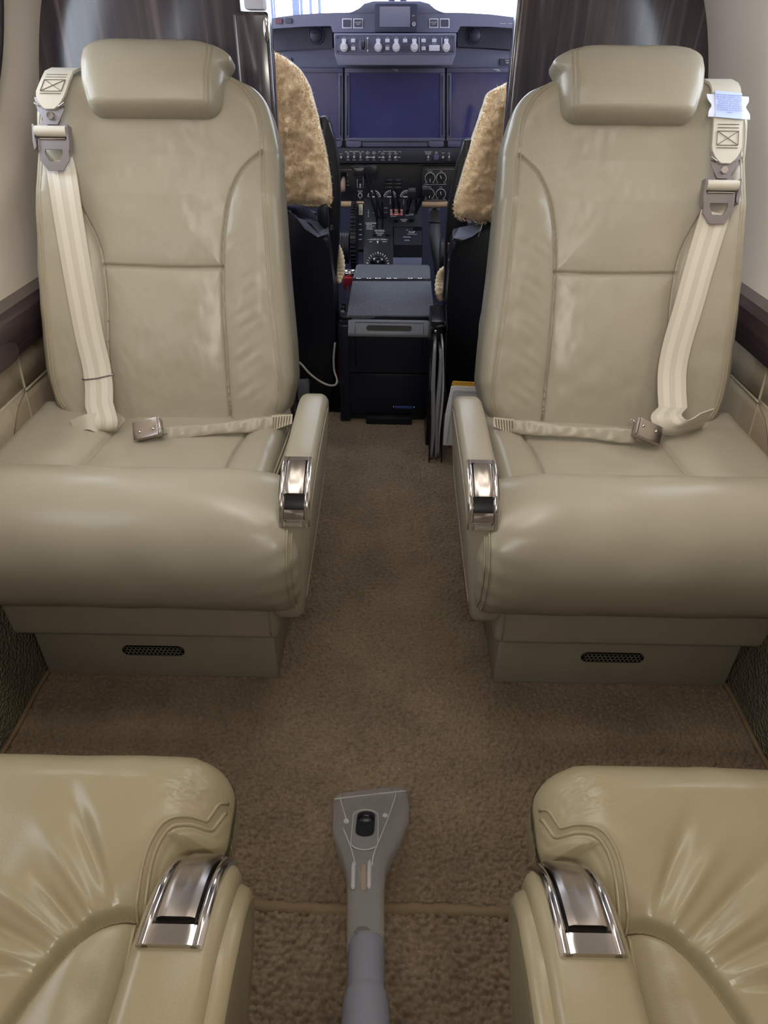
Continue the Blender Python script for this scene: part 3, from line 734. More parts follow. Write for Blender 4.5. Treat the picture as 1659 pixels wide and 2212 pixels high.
def forward_seat(m, xc, label):
    side = 1 if m > 0 else -1
    t = thing('cabin_seat', (m*0.425, 0.98, 0.0), label, 'seat', 'forward cabin seats')
    # pedestal with a slot grille
    ped = B().box((m*0.427-0.222, 0.875, -0.002), (m*0.427+0.222, 1.25, 0.235), 0.006, 2).done('pedestal', PEDESTAL, t)
    vc = 0.434 if m < 0 else 0.419
    vz = 0.0695 if m < 0 else 0.074
    hw, hh = 0.058, 0.0125
    out = [(m*vc+sx*(hw-hh)+hh*math.cos(a), vz+hh*math.sin(a)) for sx, aa in ((1, np.linspace(-PI/2, PI/2, 10)), (-1, np.linspace(PI/2, 1.5*PI, 10))) for a in aa]
    V, F = prism(out, lambda x, z: (x, 0.8735, z), (0, 0.003, 0)); gr = mesh('vent_grille', V, F, BLACK_GAP, ped, False)
    b = B(); hx = 0.0078; ph = 0
    for row in range(-2, 3):
        for q in range(-8, 9):
            cx = m*vc+(q+(0.5 if row % 2 else 0))*hx; cz = vz+row*hx*0.866
            if abs(cx-m*vc) > hw-0.004 or abs(cz-vz) > hh-0.001: continue
            ro, ri = hx*0.585, hx*0.44
            A = [(cx+ro*math.sin(PI/3*i), 0.8728, cz+ro*math.cos(PI/3*i)) for i in range(6)]
            C = [(cx+ri*math.sin(PI/3*i), 0.8728, cz+ri*math.cos(PI/3*i)) for i in range(6)]
            b.add(A+C, [(i, (i+1) % 6, 6+(i+1) % 6, 6+i) for i in range(6)])
    props(b.done('honeycomb_mesh', mat('vent_mesh_metal', (150, 146, 138), 0.5, 0.3), gr, False), kind='stuff')
    # footrest board under the roll
    st = B().box((min(m*0.190, m*0.672), 0.846, 0.128), (max(m*0.190, m*0.672), 0.905, 0.25), 0.016, 4).done('footrest', LEATHER, t)
    V, F = sweep_tube([(m*0.203, 0.8452, z) for z in np.linspace(0.145, 0.25, 8)], 0.0014, 6); mesh('piping', V, F, PIPE, st)
    # seat pan, a pillow on the plane z = 0.385
    s_in, s_out = -0.228, 0.262
    pan_l = np.array([(-0.236, 0.90), (-0.150, 0.945), (-0.146, 0.99), (-0.150, 1.05), (-0.170, 1.14)]) if False else spline([(-0.140, 0.89), (-0.146, 0.96), (-0.152, 1.05), (-0.170, 1.15)], 30)
    pan_r = spline([(0.108, 0.89), (0.100, 0.96), (0.092, 1.05), (0.085, 1.15)], 30)
    def pan_h(S, Y, D):
        H = rnd_edge(D, 0.030)*0.9-0.012
        for P in (pan_l, pan_r):
            g, dist = groove(S, Y, P, 0.0024, 0.008)
            outer = (S < side_of(P, S, Y)) if P is pan_l else (S > side_of(P, S, Y))
            H = H-g+np.where(outer, 0.018*(1-np.exp(-dist/0.02)), 0.006*(1-np.exp(-dist/0.03)))
        H = H+0.0013*vnoise(S*22+m, Y*26, 6)
        return H
    def pan_map(S, Y, H): return np.stack([m*(xc+np.asarray(S)), np.asarray(Y)+0*np.asarray(S), 0.386+np.asarray(H)], -1)
    c = hsurf('seat_cushion', lambda y: (s_in, s_out), np.linspace(0.885, 1.21, 110), pan_h, 0.13, pan_map, LEATHER, t, 200)
    for k in range(3):
        P = spline([(-0.2275-0.0045*k, 1.15, 0.394-0.003*k), (-0.2255-0.0045*k, 1.06, 0.397-0.003*k), (-0.2230-0.0045*k, 0.97, 0.402-0.003*k), (-0.221-0.0045*k, 0.905, 0.406-0.003*k)], 24)
        V, F = sweep_tube([(m*(xc+p[0]), p[1], p[2]) for p in P], 0.0023, 6); mesh('piping', V, F, PIPE, c)
    rl = roll_mesh(m, 'leg_rest', 0.131, 0.690, ROLL, LEATHER, t, dip=0.020, seed=3 if m > 0 else 11)
    # backrest
    bm_ = back_map(m, xc)
    zz = np.concatenate([np.linspace(0.358, 0.40, 14), np.linspace(0.40, 0.90, 250)[1:], np.linspace(0.90, 0.955, 26)[1:]])
    bk = hsurf('backrest', lambda z: (_bi(z), _bo(z)), zz, back_height(2 if m > 0 else 9), 0.085, bm_, LEATHER, t, 240, side_in=0.05)
    hf = back_height(2 if m > 0 else 9)
    for Pl, nm in ((PIPE_IN, 'double_stitching'), (PIPE_OUT, 'double_stitching')):
        b = B()
        for o_ in (-0.0032, 0.0, 0.0032):
            Q = Pl[2:-2]; Tn = np.gradient(Q, axis=0); Nn = np.stack([Tn[:, 1], -Tn[:, 0]], -1); Nn /= np.linalg.norm(Nn, axis=1, keepdims=True)
            Q = Q+Nn*o_
            b.tube(on_back(m, xc, hf, Q, 0.0003 if o_ else -0.0002), 0.0011 if o_ else 0.0009, 6)
        b.done(nm, PIPE, bk)
    # headrest
    hm = back_map(m, xc, 0.012)
    zz = np.concatenate([np.linspace(0.883, 0.90, 10), np.linspace(0.90, 0.97, 60)[1:], np.linspace(0.97, 1.0, 36)[1:]])
    hsurf('headrest', lambda z: (HR_IN(z), HR_OUT(z)), zz, headrest_h, 0.03, hm, LEATHER, t, 200)
    # aisle armrest with latch
    a = arm_mesh(m, 0.1115, 0.163, ARM, t, LEATHER)
    inner = np.array(ARM); cc = inner.mean(0); inner = cc+(inner-cc)*np.array([0.90, 0.80])
    P = closed_profile(inner, 70)
    V, F = sweep_tube([(m*(0.1117+arm_lean(q[1])), q[0], q[1]) for q in P], 0.0016, 6, closed=True); mesh('piping', V, F, PIPE, a)
    latch(m, 0.1145, 0.1600, [(0.872, 0.4893), (0.858, 0.486), (0.842, 0.480), (0.825, 0.4715), (0.812, 0.462), (0.802, 0.450), (0.795, 0.437), (0.790, 0.424)], a, 0.60, 0.78)
    return t
seat_l = forward_seat(-1, 0.425, 'tan leather cabin seat left of the aisle, facing aft, shoulder belt without a placard')
seat_r = forward_seat(1, 0.409, 'tan leather cabin seat right of the aisle, facing aft, white placard on its belt')
seat_l['group'] = seat_r['group'] = 'forward cabin seats'

# ---------------------------------------------------------------- shoulder and lap belts
def surf_pt(m, xc, s, z, lift): return back_map(m, xc)(s, z, lift)
def plate(name, m, xc, outline, hole, lift, th, mtl, parent, ang=0.0, c=(0, 0)):
    """metal plate lying on the backrest plane: outline (s,z) list, optional hole of the same point count"""
    ca, sa = math.cos(ang), math.sin(ang)
    R = lambda p: (c[0]+p[0]*ca-p[1]*sa, c[1]+p[0]*sa+p[1]*ca)
    O = [R(p) for p in outline]; n = len(O)
    f = lambda p, l: surf_pt(m, xc, p[0], p[1], l)
    V = [f(p, lift+th) for p in O]+[f(p, lift) for p in O]
    F = [(i, (i+1) % n, n+(i+1) % n, n+i) for i in range(n)]
    if hole is None:
        F += [tuple(range(n)), tuple(range(n, 2*n))]
    else:
        I = [R(p) for p in hole]; V += [f(p, lift+th) for p in I]+[f(p, lift) for p in I]
        for i in range(n):
            j = (i+1) % n
            F += [(i, j, 2*n+j, 2*n+i), (n+i, n+j, 3*n+j, 3*n+i), (2*n+i, 2*n+j, 3*n+j, 3*n+i)]
    b = B().add(V, F)
    es = [e for e in b.bm.edges if e.calc_length() > 0.004]
    return b.done(name, mtl, parent, False)
def harness(m, xc, label, top, strap_pts, tail, has_label):
    """shoulder belt: looped end, hinge plate, roller adjuster, long strap"""
    o = thing('shoulder_belt', tuple(surf_pt(m, xc, top[0], top[1], 0.03)), label, 'seat belt', 'shoulder belts')
    # strap from the adjuster down to the hip: spline through (s,z,lift)
    hwid = 0.026
    hf = back_height(2 if m > 0 else 9)
    Q = spline(strap_pts, 60); hs = np.max([back_h(hf, Q[:, 0]+o_, Q[:, 1]) for o_ in (-0.026, -0.013, 0, 0.013, 0.026)], axis=0)
    hs = np.array([hs[max(0, i-3):i+4].max() for i in range(len(hs))]); hs = np.convolve(np.concatenate([[hs[0]]*4, hs, [hs[-1]]*4]), np.ones(9)/9, 'valid')
    P = np.array([surf_pt(m, xc, q[0], q[1], h+0.0045+q[2]) for q, h in zip(Q, hs)])
    W = np.zeros_like(P); T = np.gradient(P, axis=0); T /= np.linalg.norm(T, axis=1, keepdims=True)
    W = np.cross(T, PLANE_N); W /= np.linalg.norm(W, axis=1, keepdims=True)
    if tail is not None:
        R = spline(np.vstack([P[-1], [t_[0] for t_ in tail]]), 36); wt = np.array([W[-1]]+[np.array(t_[1])*np.sign(W[-1][0]) for t_ in tail])
        ww = np.stack([np.interp(np.linspace(0, 1, 36), np.linspace(0, 1, len(wt)), wt[:, q]) for q in range(3)], -1); ww /= np.linalg.norm(ww, axis=1, keepdims=True)
        P = np.vstack([P, R[1:]]); W = np.vstack([W, ww[1:]])
    T = np.gradient(P, axis=0); T /= np.linalg.norm(T, axis=1, keepdims=True)
    V, F = ribbon(P, W*hwid, 0.0022); st = mesh('strap', V, F, WEB, o, True, 40)
    for k in (-0.42, 0.42):
        Vs, Fs = ribbon(P+W*hwid*k+np.cross(W, T)*0.0, W*hwid*0.22, 0.0030); mesh('woven_stripe', Vs, Fs, WEB_STRIPE, st, True, 40)
    SP_, SW_ = P, W
    # adjuster
    dl = float(hs[:8].max())+0.012-0.0385
    s0, z0 = strap_pts[0][0], strap_pts[0][1]
    ang = math.atan2(-(strap_pts[2][0]-s0), -(strap_pts[2][1]-z0))*-1
    cx, cz = s0, z0+0.012
    A = 0.0
    pl = plate('adjuster_plate', m, xc, [(-0.026, 0.016), (0.026, 0.016), (0.026, -0.014), (0.013, -0.030), (-0.013, -0.030), (-0.026, -0.014)],
               [(-0.015, 0.0015), (0.015, 0.0015), (0.0155, -0.005), (0.009, -0.0165), (-0.009, -0.0165), (-0.0155, -0.005)], 0.0385+dl, 0.003, GUNMETAL, o, A, (cx, cz))
    plate('adjuster_back', m, xc, [(-0.029, 0.034), (-0.009, 0.052), (0.009, 0.052), (0.029, 0.034), (0.029, 0.012), (-0.029, 0.012)], None, 0.034+dl, 0.002, GUNMETAL, pl, A, (cx, cz))
    for sx in (-1, 1):
        plate('adjuster_cheek', m, xc, [(sx*0.0275, 0.036), (sx*0.0305, 0.036), (sx*0.0315, 0.012), (sx*0.0300, -0.002), (sx*0.0275, 0.004)], None, 0.033+dl, 0.016, GUNMETAL, pl, A, (cx, cz))
    p = surf_pt(m, xc, cx-0.027, cz+0.027, 0.044+dl); q = surf_pt(m, xc, cx+0.027, cz+0.027, 0.044+dl)
    B().cyl(p, q, 0.0085, n=22).done('webbing_roller', WEB, pl)
    p = surf_pt(m, xc, cx-0.023, cz+0.0165, 0.0435+dl); q = surf_pt(m, xc, cx+0.023, cz+0.0165, 0.0435+dl)
    B().cyl(p, q, 0.0014, n=8).done('slide_bar', CHROME, pl)
    # hinge plate with stud between adjuster and loop
    hz = cz+0.050
    hp = plate('hinge_plate', m, xc, [(-0.0265, 0.027), (-0.018, 0.027), (-0.009, 0.012), (0.009, 0.012), (0.018, 0.027), (0.0265, 0.027), (0.0225, 0.008), (0.009, -0.012), (-0.009, -0.012), (-0.0225, 0.008)], None, 0.0375+dl, 0.0025, GUNMETAL, o, 0, (cx+top[2], hz))
    p = surf_pt(m, xc, cx+top[2], hz, 0.039+dl); q = surf_pt(m, xc, cx+top[2], hz, 0.0445+dl)
    B().cyl(p, q, 0.0072, 0.0058, n=20).done('stud', CHROME, hp)
    for sx in (-1, 1):
        p = surf_pt(m, xc, cx+top[2]+sx*0.0255, hz+0.0185, 0.042+dl); q = surf_pt(m, xc, cx+top[2]+sx*0.0150, hz+0.0125, 0.042+dl)
        B().cyl(p, q, 0.0022, n=10).done('hinge_lug', CHROME, hp)
    # sewn loop end going up and over the shoulder of the seat
    lz = hz+0.009
    lw = [(0.0, 0.006), (0.004, 0.013), (0.012, 0.0205), (0.022, 0.0255), (0.040, 0.0255)]
    zz = np.array([lz+v for v in (0, 0.004, 0.010, 0.018, 0.026, 0.05, 0.075)]+[top[1]-0.004, top[1]+0.006])
    zz = np.unique(np.clip(zz, None, top[1]+0.006))
    wd = np.interp(zz-lz, [0, 0.004, 0.010, 0.018, 0.026, 0.05], [0.008, 0.0135, 0.019, 0.0235, 0.0252, 0.0245])
    sc = np.interp(zz, [lz, top[1]], [cx+top[2], top[0]])
    lift = np.interp(zz, [lz, lz+0.02, top[1]-0.02, top[1]+0.006], [0.043+dl, 0.0405+dl, 0.034+dl*0.7, 0.018])
    P = np.array([surf_pt(m, xc, a, b_, c_) for a, b_, c_ in zip(sc, zz, lift)])
    # continues back over the top of the seat
    e = P[-1]; P = np.vstack([P, e+np.array([0, 0.03, 0.004]), e+np.array([0, 0.085, -0.004])])
    wd = np.concatenate([wd, [wd[-1]]*2]); W = np.zeros_like(P); W[:, 0] = wd
    V, F = ribbon(P, W, 0.0046); lp = mesh('sewn_loop', V, F, WEB, o, True, 50)
    b = B(); sz0 = lz+0.027; sz1 = sz0+0.021; sw = 0.018
    def L(z): return float(np.interp(z, zz, lift))+0.0034
    def SC_(z): return float(np.interp(z, zz, sc))
    def seg(a, c):
        pts = []
        for u in np.linspace(0, 1, 4):
            z = a[1]+(c[1]-a[1])*u; pts.append(surf_pt(m, xc, SC_(z)+a[0]+(c[0]-a[0])*u, z, L(z)))
        b.tube(pts, 0.0006, 5)
    for za in (sz0-0.004, sz0, sz1, sz1+0.005, sz1+0.010): seg((-sw, za), (sw, za))
    seg((-sw, sz0), (sw, sz1)); seg((-sw, sz1), (sw, sz0)); seg((-sw, sz0), (-sw, sz1)); seg((sw, sz0), (sw, sz1))
    b.done('box_stitching', STITCH, lp, False)
    if has_label:
        return o, (SC_, L, surf_pt)
    return o, (SP_, SW_)

# the hip loop: strap folds round at the bottom and runs back to its anchor
HLW = harness(-1, 0.425, 'pale woven shoulder belt on the left forward seat back, thin wire keeper near its foot', (0.160, 0.944, 0.000),
        [(0.166, 0.815, 0.003), (0.158, 0.785, 0.001), (0.149, 0.70, 0), (0.141, 0.62, 0), (0.132, 0.54, 0), (0.121, 0.49, 0.006), (0.114, 0.455, 0.018), (0.109, 0.425, 0.036)],
        [(at(223, 906, 1.092), (1, 0, 0)), (at(223, 926, 1.086), (1, 0.0, 0.10)), (at(221, 935, 1.098), (1, 0.0, 0.12))], False)
H2, _h = harness(1, 0.409, 'pale woven shoulder belt on the right forward seat back, white placard near its top', (0.156, 0.940, 0.002),
        [(0.155, 0.748, 0.003), (0.148, 0.715, 0.001), (0.137, 0.66, 0), (0.126, 0.60, 0), (0.114, 0.545, 0.002), (0.107, 0.50, 0.008), (0.1055, 0.465, 0.020), (0.105, 0.435, 0.036)],
        [(at(1439, 898, 1.092), (1, -0.1, 0.10)), (at(1450, 916, 1.078), (0.85, -0.25, 0.45)), (at(1470, 922, 1.076), (0.45, -0.3, 0.75)), (at(1497, 914, 1.09), (0.15, -0.3, 0.85)), (at(1528, 904, 1.11), (0.05, -0.3, 0.8))], True)
# strap keeper, tail of the left strap and the white placard
_P, _W = HLW[1]; _i = int(np.argmin(np.abs(_P[:, 2]-0.492))); _c = _P[_i]; _w = _W[_i]*0.0285
P = [_c+_w*a+PLANE_N*b+np.array([0, 0, c]) for a, b, c in ((-1, 0.003, 0.001), (-0.5, 0.0038, 0), (0, 0.0038, -0.001), (0.5, 0.0038, 0), (1, 0.003, 0.001), (1.06, 0, 0.003), (1, -0.003, 0.004), (-1, -0.003, 0.004), (-1.06, 0, 0.003))]
HL = [o for o in bpy.data.objects if o.name.startswith('shoulder_belt') and o.parent is None][0]
V, F = sweep_tube(P, 0.0012, 8, closed=True); mesh('strap_keeper', V, F, GUNMETAL, HL)
P = spline([at(216, 912, 1.098), at(203, 913, 1.087), at(185, 912, 1.083), at(157, 920, 1.088)], 24); W = np.zeros_like(P)
for i, u in enumerate(np.linspace(0, 1, len(P))): W[i] = np.array([0.0, 0.011, 0.0165])*(1.0-0.5*u)+np.array([-0.004*u, 0, 0])
V, F = ribbon(P, W, 0.0022); mesh('strap_tail', V, F, WEB, HL, True, 40)
V = [at(88, 188, 1.392), at(157, 173, 1.392), at(158, 165, 1.42), at(102, 172, 1.42)]; V = [np.array(v) for v in V]
V += [v-np.array([0, 0, 0.0012]) for v in V]
mesh('folded_placard', V, [(0, 1, 2, 3), (4, 5, 6, 7)]+[(i, (i+1) % 4, 4+(i+1) % 4, 4+i) for i in range(4)], mat('placard_clear_plastic', (214, 222, 240), 0.3), HL, False)
SCf, Lf, _ = _h
def placard(o):
    zb, zt = 0.886, 0.929; sc = SCf(0.905)
    f = lambda s, z, l=0.0: surf_pt(1, 0.409, sc+s, z, Lf(z)+l)
    def wav(side):
        return [(side*(0.0355-0.0065*math.exp(-((v-0.5)/0.20)**2)), zb+(zt-0.006-zb)*v) for v in np.linspace(0, 1, 15)]
    out = wav(1)+wav(-1)[::-1]
    n = len(out); V = [f(a, b-0.004*a/0.035*0.5, 0.0008) for a, b in out]+[f(a, b-0.004*a/0.035*0.5, -0.0004) for a, b in out]
    w = mesh('placard_wing', V, [tuple(range(n)), tuple(range(n, 2*n))]+[(i, (i+1) % n, n+(i+1) % n, n+i) for i in range(n)], mat('placard_clear_plastic', (214, 222, 240), 0.3), o, False)
    q = [(-0.0245, zb+0.001), (0.0215, zb-0.002), (0.0235, zt-0.003), (-0.0215, zt+0.001)]
    V = [f(a, b, 0.0030) for a, b in q]+[f(a, b, 0.0005) for a, b in q]
    pl = mesh('placard', V, [(0, 1, 2, 3), (4, 5, 6, 7)]+[(i, (i+1) % 4, 4+(i+1) % 4, 4+i) for i in range(4)], mat('placard_white', (188, 202, 246), 0.45), w, False)
    a = f(-0.02, 0.91, 0.0034); b_ = f(0.02, 0.908, 0.0034); u = f(0, 0.92, 0.0034)-f(0, 0.90, 0.0034); c = f(-0.0005, 0.9075, 0.0036)
    # lettering is a third-level piece of the belt thing, so it hangs from the wing
    lettering('printed_words', ['SHOULDER HARNESS MUST', 'BE WORN DURING TAXI,', 'TAKE-OFF, AND LANDING.', 'WITH SEAT IN OUTBD', 'POSITION, SEAT BACK', 'UPRIGHT, AND HEADREST', 'EXTENDED AS REQUIRED', "TO SUPPORT OCCUPANT'S", 'HEAD'],
              c, b_-a, u, 0.00365, mat('placard_ink', (74, 84, 140), 0.6), w, 1.17, off=0.0002)
placard(H2)

def lap_belt(m, label, pts, buckle_at, buckle_dir):
    o = thing('lap_belt', tuple(pts[0]), label, 'seat belt', 'lap belts')
    P = spline(pts, 60); n = len(P)
    W = np.zeros_like(P); tw = np.linspace(0, 1, n)
    hw = 0.0120+0.0018*np.sin(tw*9)
    W[:, 1] = hw*0.56; W[:, 2] = hw*0.83
    # sleeve: flattened tube
    V = []; k = 18
    for i in range(n):
        T = P[min(i+1, n-1)]-P[max(i-1, 0)]; T /= np.linalg.norm(T); w = W[i]; nn = np.cross(T, w); nn /= np.linalg.norm(nn)
        th = 0.0042+0.0010*math.sin(i*0.9)*math.sin(i*0.23)
        for j in range(k):
            a = 2*PI*j/k; V.append(P[i]+w*math.copysign(abs(math.cos(a))**0.7, math.cos(a))+nn*th*math.copysign(abs(math.sin(a))**0.8, math.sin(a))*(1+0.18*math.sin(i*0.7+j)))
    F = [(i*k+j, i*k+(j+1) % k, (i+1)*k+(j+1) % k, (i+1)*k+j) for i in range(n-1) for j in range(k)]
    F += [tuple(range(k)), tuple(range((n-1)*k, n*k))]
    mesh('leather_sleeve', V, F, LEATHER, o)
    # woven anchor end
    e = np.array(pts[0]); d = np.array([-m*1.0, 0.25, 0.10]); d /= np.linalg.norm(d)
    Pa = np.array([e+d*t for t in np.linspace(-0.004, 0.034, 10)]); Wa = np.zeros_like(Pa); Wa[:, 1] = 0.007; Wa[:, 2] = np.linspace(0.012, 0.006, 10)
    V, F = ribbon(Pa, Wa, 0.005); an = mesh('anchor_webbing', V, F, WEB, o, True, 40)
    b = B()
    for t in np.linspace(0.0, 0.030, 7):
        c = e+d*t; b.tube([c+np.array([0, 0.005-0.004, 0.009-t*0.1+0.002]), c+np.array([m*0.002, -0.005-0.004, -0.009+t*0.1])], 0.0009, 5)
    b.done('anchor_stitching', STITCH, an, False)
    # lift-lever buckle
    c = np.array(buckle_at, float); x = np.array(buckle_dir, float); x /= np.linalg.norm(x)
    zv = np.array([0.0, -0.62, 0.78]); zv = zv-x*(zv@x); zv /= np.linalg.norm(zv); yv = np.cross(zv, x)
    M = Matrix(((x[0], yv[0], zv[0], c[0]), (x[1], yv[1], zv[1], c[1]), (x[2], yv[2], zv[2], c[2]), (0, 0, 0, 1)))
    bb = B().box((-0.025, -0.0165, 0.0), (0.025, 0.0165, 0.013), 0.003, 3, M).done('buckle', STEEL, o)
    B().box((-0.026, -0.0172, 0.0135), (0.021, 0.0172, 0.0165), 0.0012, 2, M).done('buckle_flap', STEEL, bb)
    for s in (-0.013, 0.013):
        pp = M @ Vector((s, -0.004, 0.0165)); B().sphere(pp, 0.0032, (1, 1, 0.8), 12).done('rivet', CHROME, bb)
    B().box((0.0215, -0.0150, 0.010), (0.0262, 0.0150, 0.0172), 0.001, 2, M).done('buckle_lip', CHROME, bb)
    B().cyl(M @ Vector((0.020, -0.014, 0.002)), M @ Vector((0.032, -0.014, 0.002)), 0.0016, n=8).done('link_bar', CHROME, bb)
    return o
lap_belt(-1, 'leather-sleeved lap belt with steel buckle, lying on the left forward seat', [at(592, 913, 1.105), at(540, 919, 1.095), at(470, 926, 1.085), at(400, 934, 1.08), at(345, 940, 1.075)], at(326, 932, 1.070), (1.0, 0.05, 0.26))
lap_belt(1, 'leather-sleeved lap belt with steel buckle, lying on the right forward seat', [at(1105, 921, 1.105), at(1165, 926, 1.095), at(1240, 933, 1.085), at(1310, 938, 1.08), at(1372, 944, 1.075)], at(1390, 936, 1.070), (-1.0, 0.05, 0.42))

# ================================================================== aft seats (facing forward, seen from above)
def aft_seat(m, label):
    t = thing('cabin_seat', (m*0.42, 0.05, 0.0), label, 'seat', 'aft cabin seats')
    seam = spline([(0.128, 0.356), (0.136, 0.357), (0.145, 0.349), (0.149, 0.334), (0.153, 0.3245), (0.168, 0.321), (0.181, 0.315), (0.188, 0.303), (0.191, 0.287), (0.191, 0.262), (0.189, 0.235), (0.186, 0.20), (0.180, 0.14), (0.176, 0.05), (0.174, -0.3)], 90)
    seam_b = seam+np.array([-0.0055, -0.004])
    crease = spline([(0.192, 0.252), (0.206, 0.250), (0.222, 0.242), (0.236, 0.228), (0.248, 0.208), (0.258, 0.182), (0.264, 0.14), (0.266, 0.0), (0.266, -0.3)], 60)
    yy = np.concatenate([np.linspace(-0.30, 0.10, 26), np.linspace(0.10, 0.408, 250)[1:]])
    def inner(y):
        if y > 0.362: return 0.197-0.056*math.sqrt(max(0.0, 1-((y-0.362)/0.0465)**2))
        return float(np.interp(y, [0.225, 0.262, 0.290, 0.305, 0.325, 0.345, 0.362], [0.178, 0.170, 0.147, 0.141, 0.1395, 0.140, 0.141]))
    ys_ = np.linspace(-0.30, 0.408, 700); iv = np.array([inner(y) for y in ys_]); k = 5
    iv2 = np.convolve(np.concatenate([np.full(k, iv[0]), iv, np.full(k, iv[-1])]), np.ones(2*k+1)/(2*k+1), 'valid')
    def outline(y): return (float(np.interp(y, ys_, iv2)), 0.66-0.03*max(0, (y-0.37)/0.044)**2)
    rnd = np.random.RandomState(3 if m > 0 else 8)
    def hf(S, Y, D):
        H = rnd_edge(D, 0.055)-0.055
        # crowned nose of the cushion, pan dips behind it
        for P, w, d in ((seam, 0.0034, 0.0030), (seam_b, 0.0016, 0.0016)):
            g, ds = groove(S, Y, P, w, d); H = H-g
        o = np.argsort(seam[:, 1]); xs = np.interp(Y, seam[o, 1], seam[o, 0])
        g, dist = groove(S, Y, crease, 0.0030, 0.010)
        xc_ = np.where(Y < 0.252, np.interp(Y, crease[::-1, 1], crease[::-1, 0]), 0.0)
        pan = (S > xs) & (S < xc_) & (Y < 0.252)
        _, ds = groove(S, Y, seam, 1, 1)
        H = H-g*np.clip(dist*0+1, 0, 1)
        bolster = 0.011*(1-np.exp(-dist/0.022))
        H = H+np.where(pan, bolster*0.7-0.004, bolster)
        # the side welt falls away into the armrest
        ins = (S < xs) & (Y < 0.31)
        H = H-np.where(ins, 0.018*np.clip((xs-S)/0.02, 0, 1), 0)
        pocket = np.exp(-((S-0.150)/0.018)**2-((Y-0.300)/0.013)**2)
        H = H-0.016*pocket
        # radiating wrinkles from the corner of the fold
        fade = np.clip((S-0.20)/0.03, 0, 1)*np.clip((Y+0.05)/0.2, 0, 1)
        for q in range(8):
            ang = 1.95+0.125*q+0.05*rnd.rand(); L = 0.055+0.05*rnd.rand()
            ox, oy = 0.206+0.020*q*0.55, 0.246-0.016*q*0.4
            dx, dy = -math.cos(ang), math.sin(ang)-0.35
            nrm = math.hypot(dx, dy); dx /= nrm; dy /= nrm
            along = (S-ox)*dx+(Y-oy)*dy; across = -(S-ox)*dy+(Y-oy)*dx
            e = np.exp(-(across/(0.0030+0.045*np.clip(along, 0, 0.2)))**2)*np.exp(-((along-L*0.55)/(L*0.5))**2)
            H = H+(0.0040 if q % 2 else -0.0050)*e*fade*np.where((S > xc_) | (Y > 0.252), 1, 0.2)
        # fine cracked wear on the corner, soft overall unevenness
        H = H+0.0020*vnoise(S*13+m*5, Y*15, 5)+0.0009*vnoise(S*42, Y*36+m, 7)
        corner = np.exp(-((S-0.172)/0.03)**2-((Y-0.352)/0.02)**2)
        H = H+0.0009*corner*vnoise(S*260, Y*420, 12)
        H = H+0.006*np.clip((Y-0.20)/0.12, 0, 1)*np.clip(D/0.05, 0, 1)
        return H
    mp = lambda S, Y, H: np.stack([m*np.asarray(S), np.asarray(Y)+0*np.asarray(S), 0.4395+np.asarray(H)], -1)
    c = hsurf('seat_cushion', outline, yy, hf, 0.10, mp, LEATHER_AFT, t, 330, side_in=0.05, soften=110)
    # raised double welt running along the seam
    ring = np.array([(outline(y)[0], y) for y in yy]); ring = np.concatenate([ring, np.array([(outline(y)[1], y) for y in yy])[::-1]])
    for off, rr in ((0.0, 0.0019), (0.0052, 0.0015)):
        Q = seam[2:80]; Tn = np.gradient(Q, axis=0); Nn = np.stack([-Tn[:, 1], Tn[:, 0]], -1); Nn /= np.linalg.norm(Nn, axis=1, keepdims=True)
        Q = Q+Nn*off*np.sign(((Q+Nn*0.01)-np.array([0.15, 0.2]))[:, :1]*0+1)
        Q = Q[Q[:, 0] > np.array([outline(y)[0] for y in Q[:, 1]])+0.004]
        D = dist_poly(Q[:, 0], Q[:, 1], ring, closed=True); Hh = hf(Q[:, 0], Q[:, 1], D)
        Vt, Ft = sweep_tube([p for p in mp(Q[:, 0], Q[:, 1], Hh+0.0006)], rr, 8); mesh('welt', Vt, Ft, LEATHER_AFT, c)
    # pedestal under the cushion
    B().box((m*0.42-0.20, -0.30, -0.003), (m*0.42+0.20, 0.22, 0.24), 0.006, 2).done('pedestal', PEDESTAL, t)
    # armrest
    A = [(-0.35, 0.25), (-0.35, 0.46), (-0.32, 0.487), (-0.15, 0.492), (0.05, 0.492), (0.180, 0.490), (0.224, 0.486), (0.252, 0.478), (0.274, 0.463), (0.289, 0.443), (0.296, 0.415), (0.298, 0.37), (0.292, 0.30), (0.274, 0.262), (0.23, 0.245), (-0.05, 0.245)]
    a = arm_mesh(m, 0.112, 0.176, A, t, LEATHER_AFT, 0.014)
    # rounded outer side panel, lower than the arm top, with a raised rim
    SP = [(-0.34, 0.24), (-0.34, 0.45), (-0.30, 0.474), (0.0, 0.482), (0.170, 0.482), (0.220, 0.477), (0.252, 0.463), (0.276, 0.436), (0.288, 0.395), (0.284, 0.32), (0.26, 0.265), (0.21, 0.243), (-0.05, 0.238)]
    P = closed_profile(SP, 100); cc = P.mean(0)
    V = []; kk = len(P)
    for x, ins in ((0.128, 0.0), (0.112, 0.0), (0.1055, 0.003), (0.1015, 0.009), (0.1010, 0.013), (0.1028, 0.016), (0.1018, 0.022), (0.1012, 0.05)):
        v = P-cc; Lh = np.linalg.norm(v, axis=1, keepdims=True); Q = cc+v*(1-ins/Lh*1.0); V += [(m*(x+arm_lean(q[1])), q[0], q[1]) for q in Q]
    F = [(i*kk+j, i*kk+(j+1) % kk, (i+1)*kk+(j+1) % kk, (i+1)*kk+j) for i in range(7) for j in range(kk)]+[tuple(range(kk)), tuple(range(7*kk, 8*kk))]
    sp = mesh('armrest_side_panel', V, F, LEATHER_AFT, a)
    b = B().cyl((m*0.1045, 0.155, 0.40), (m*0.110, 0.155, 0.40), 0.014, n=28)
    b.done('recline_button', PEDESTAL, a)
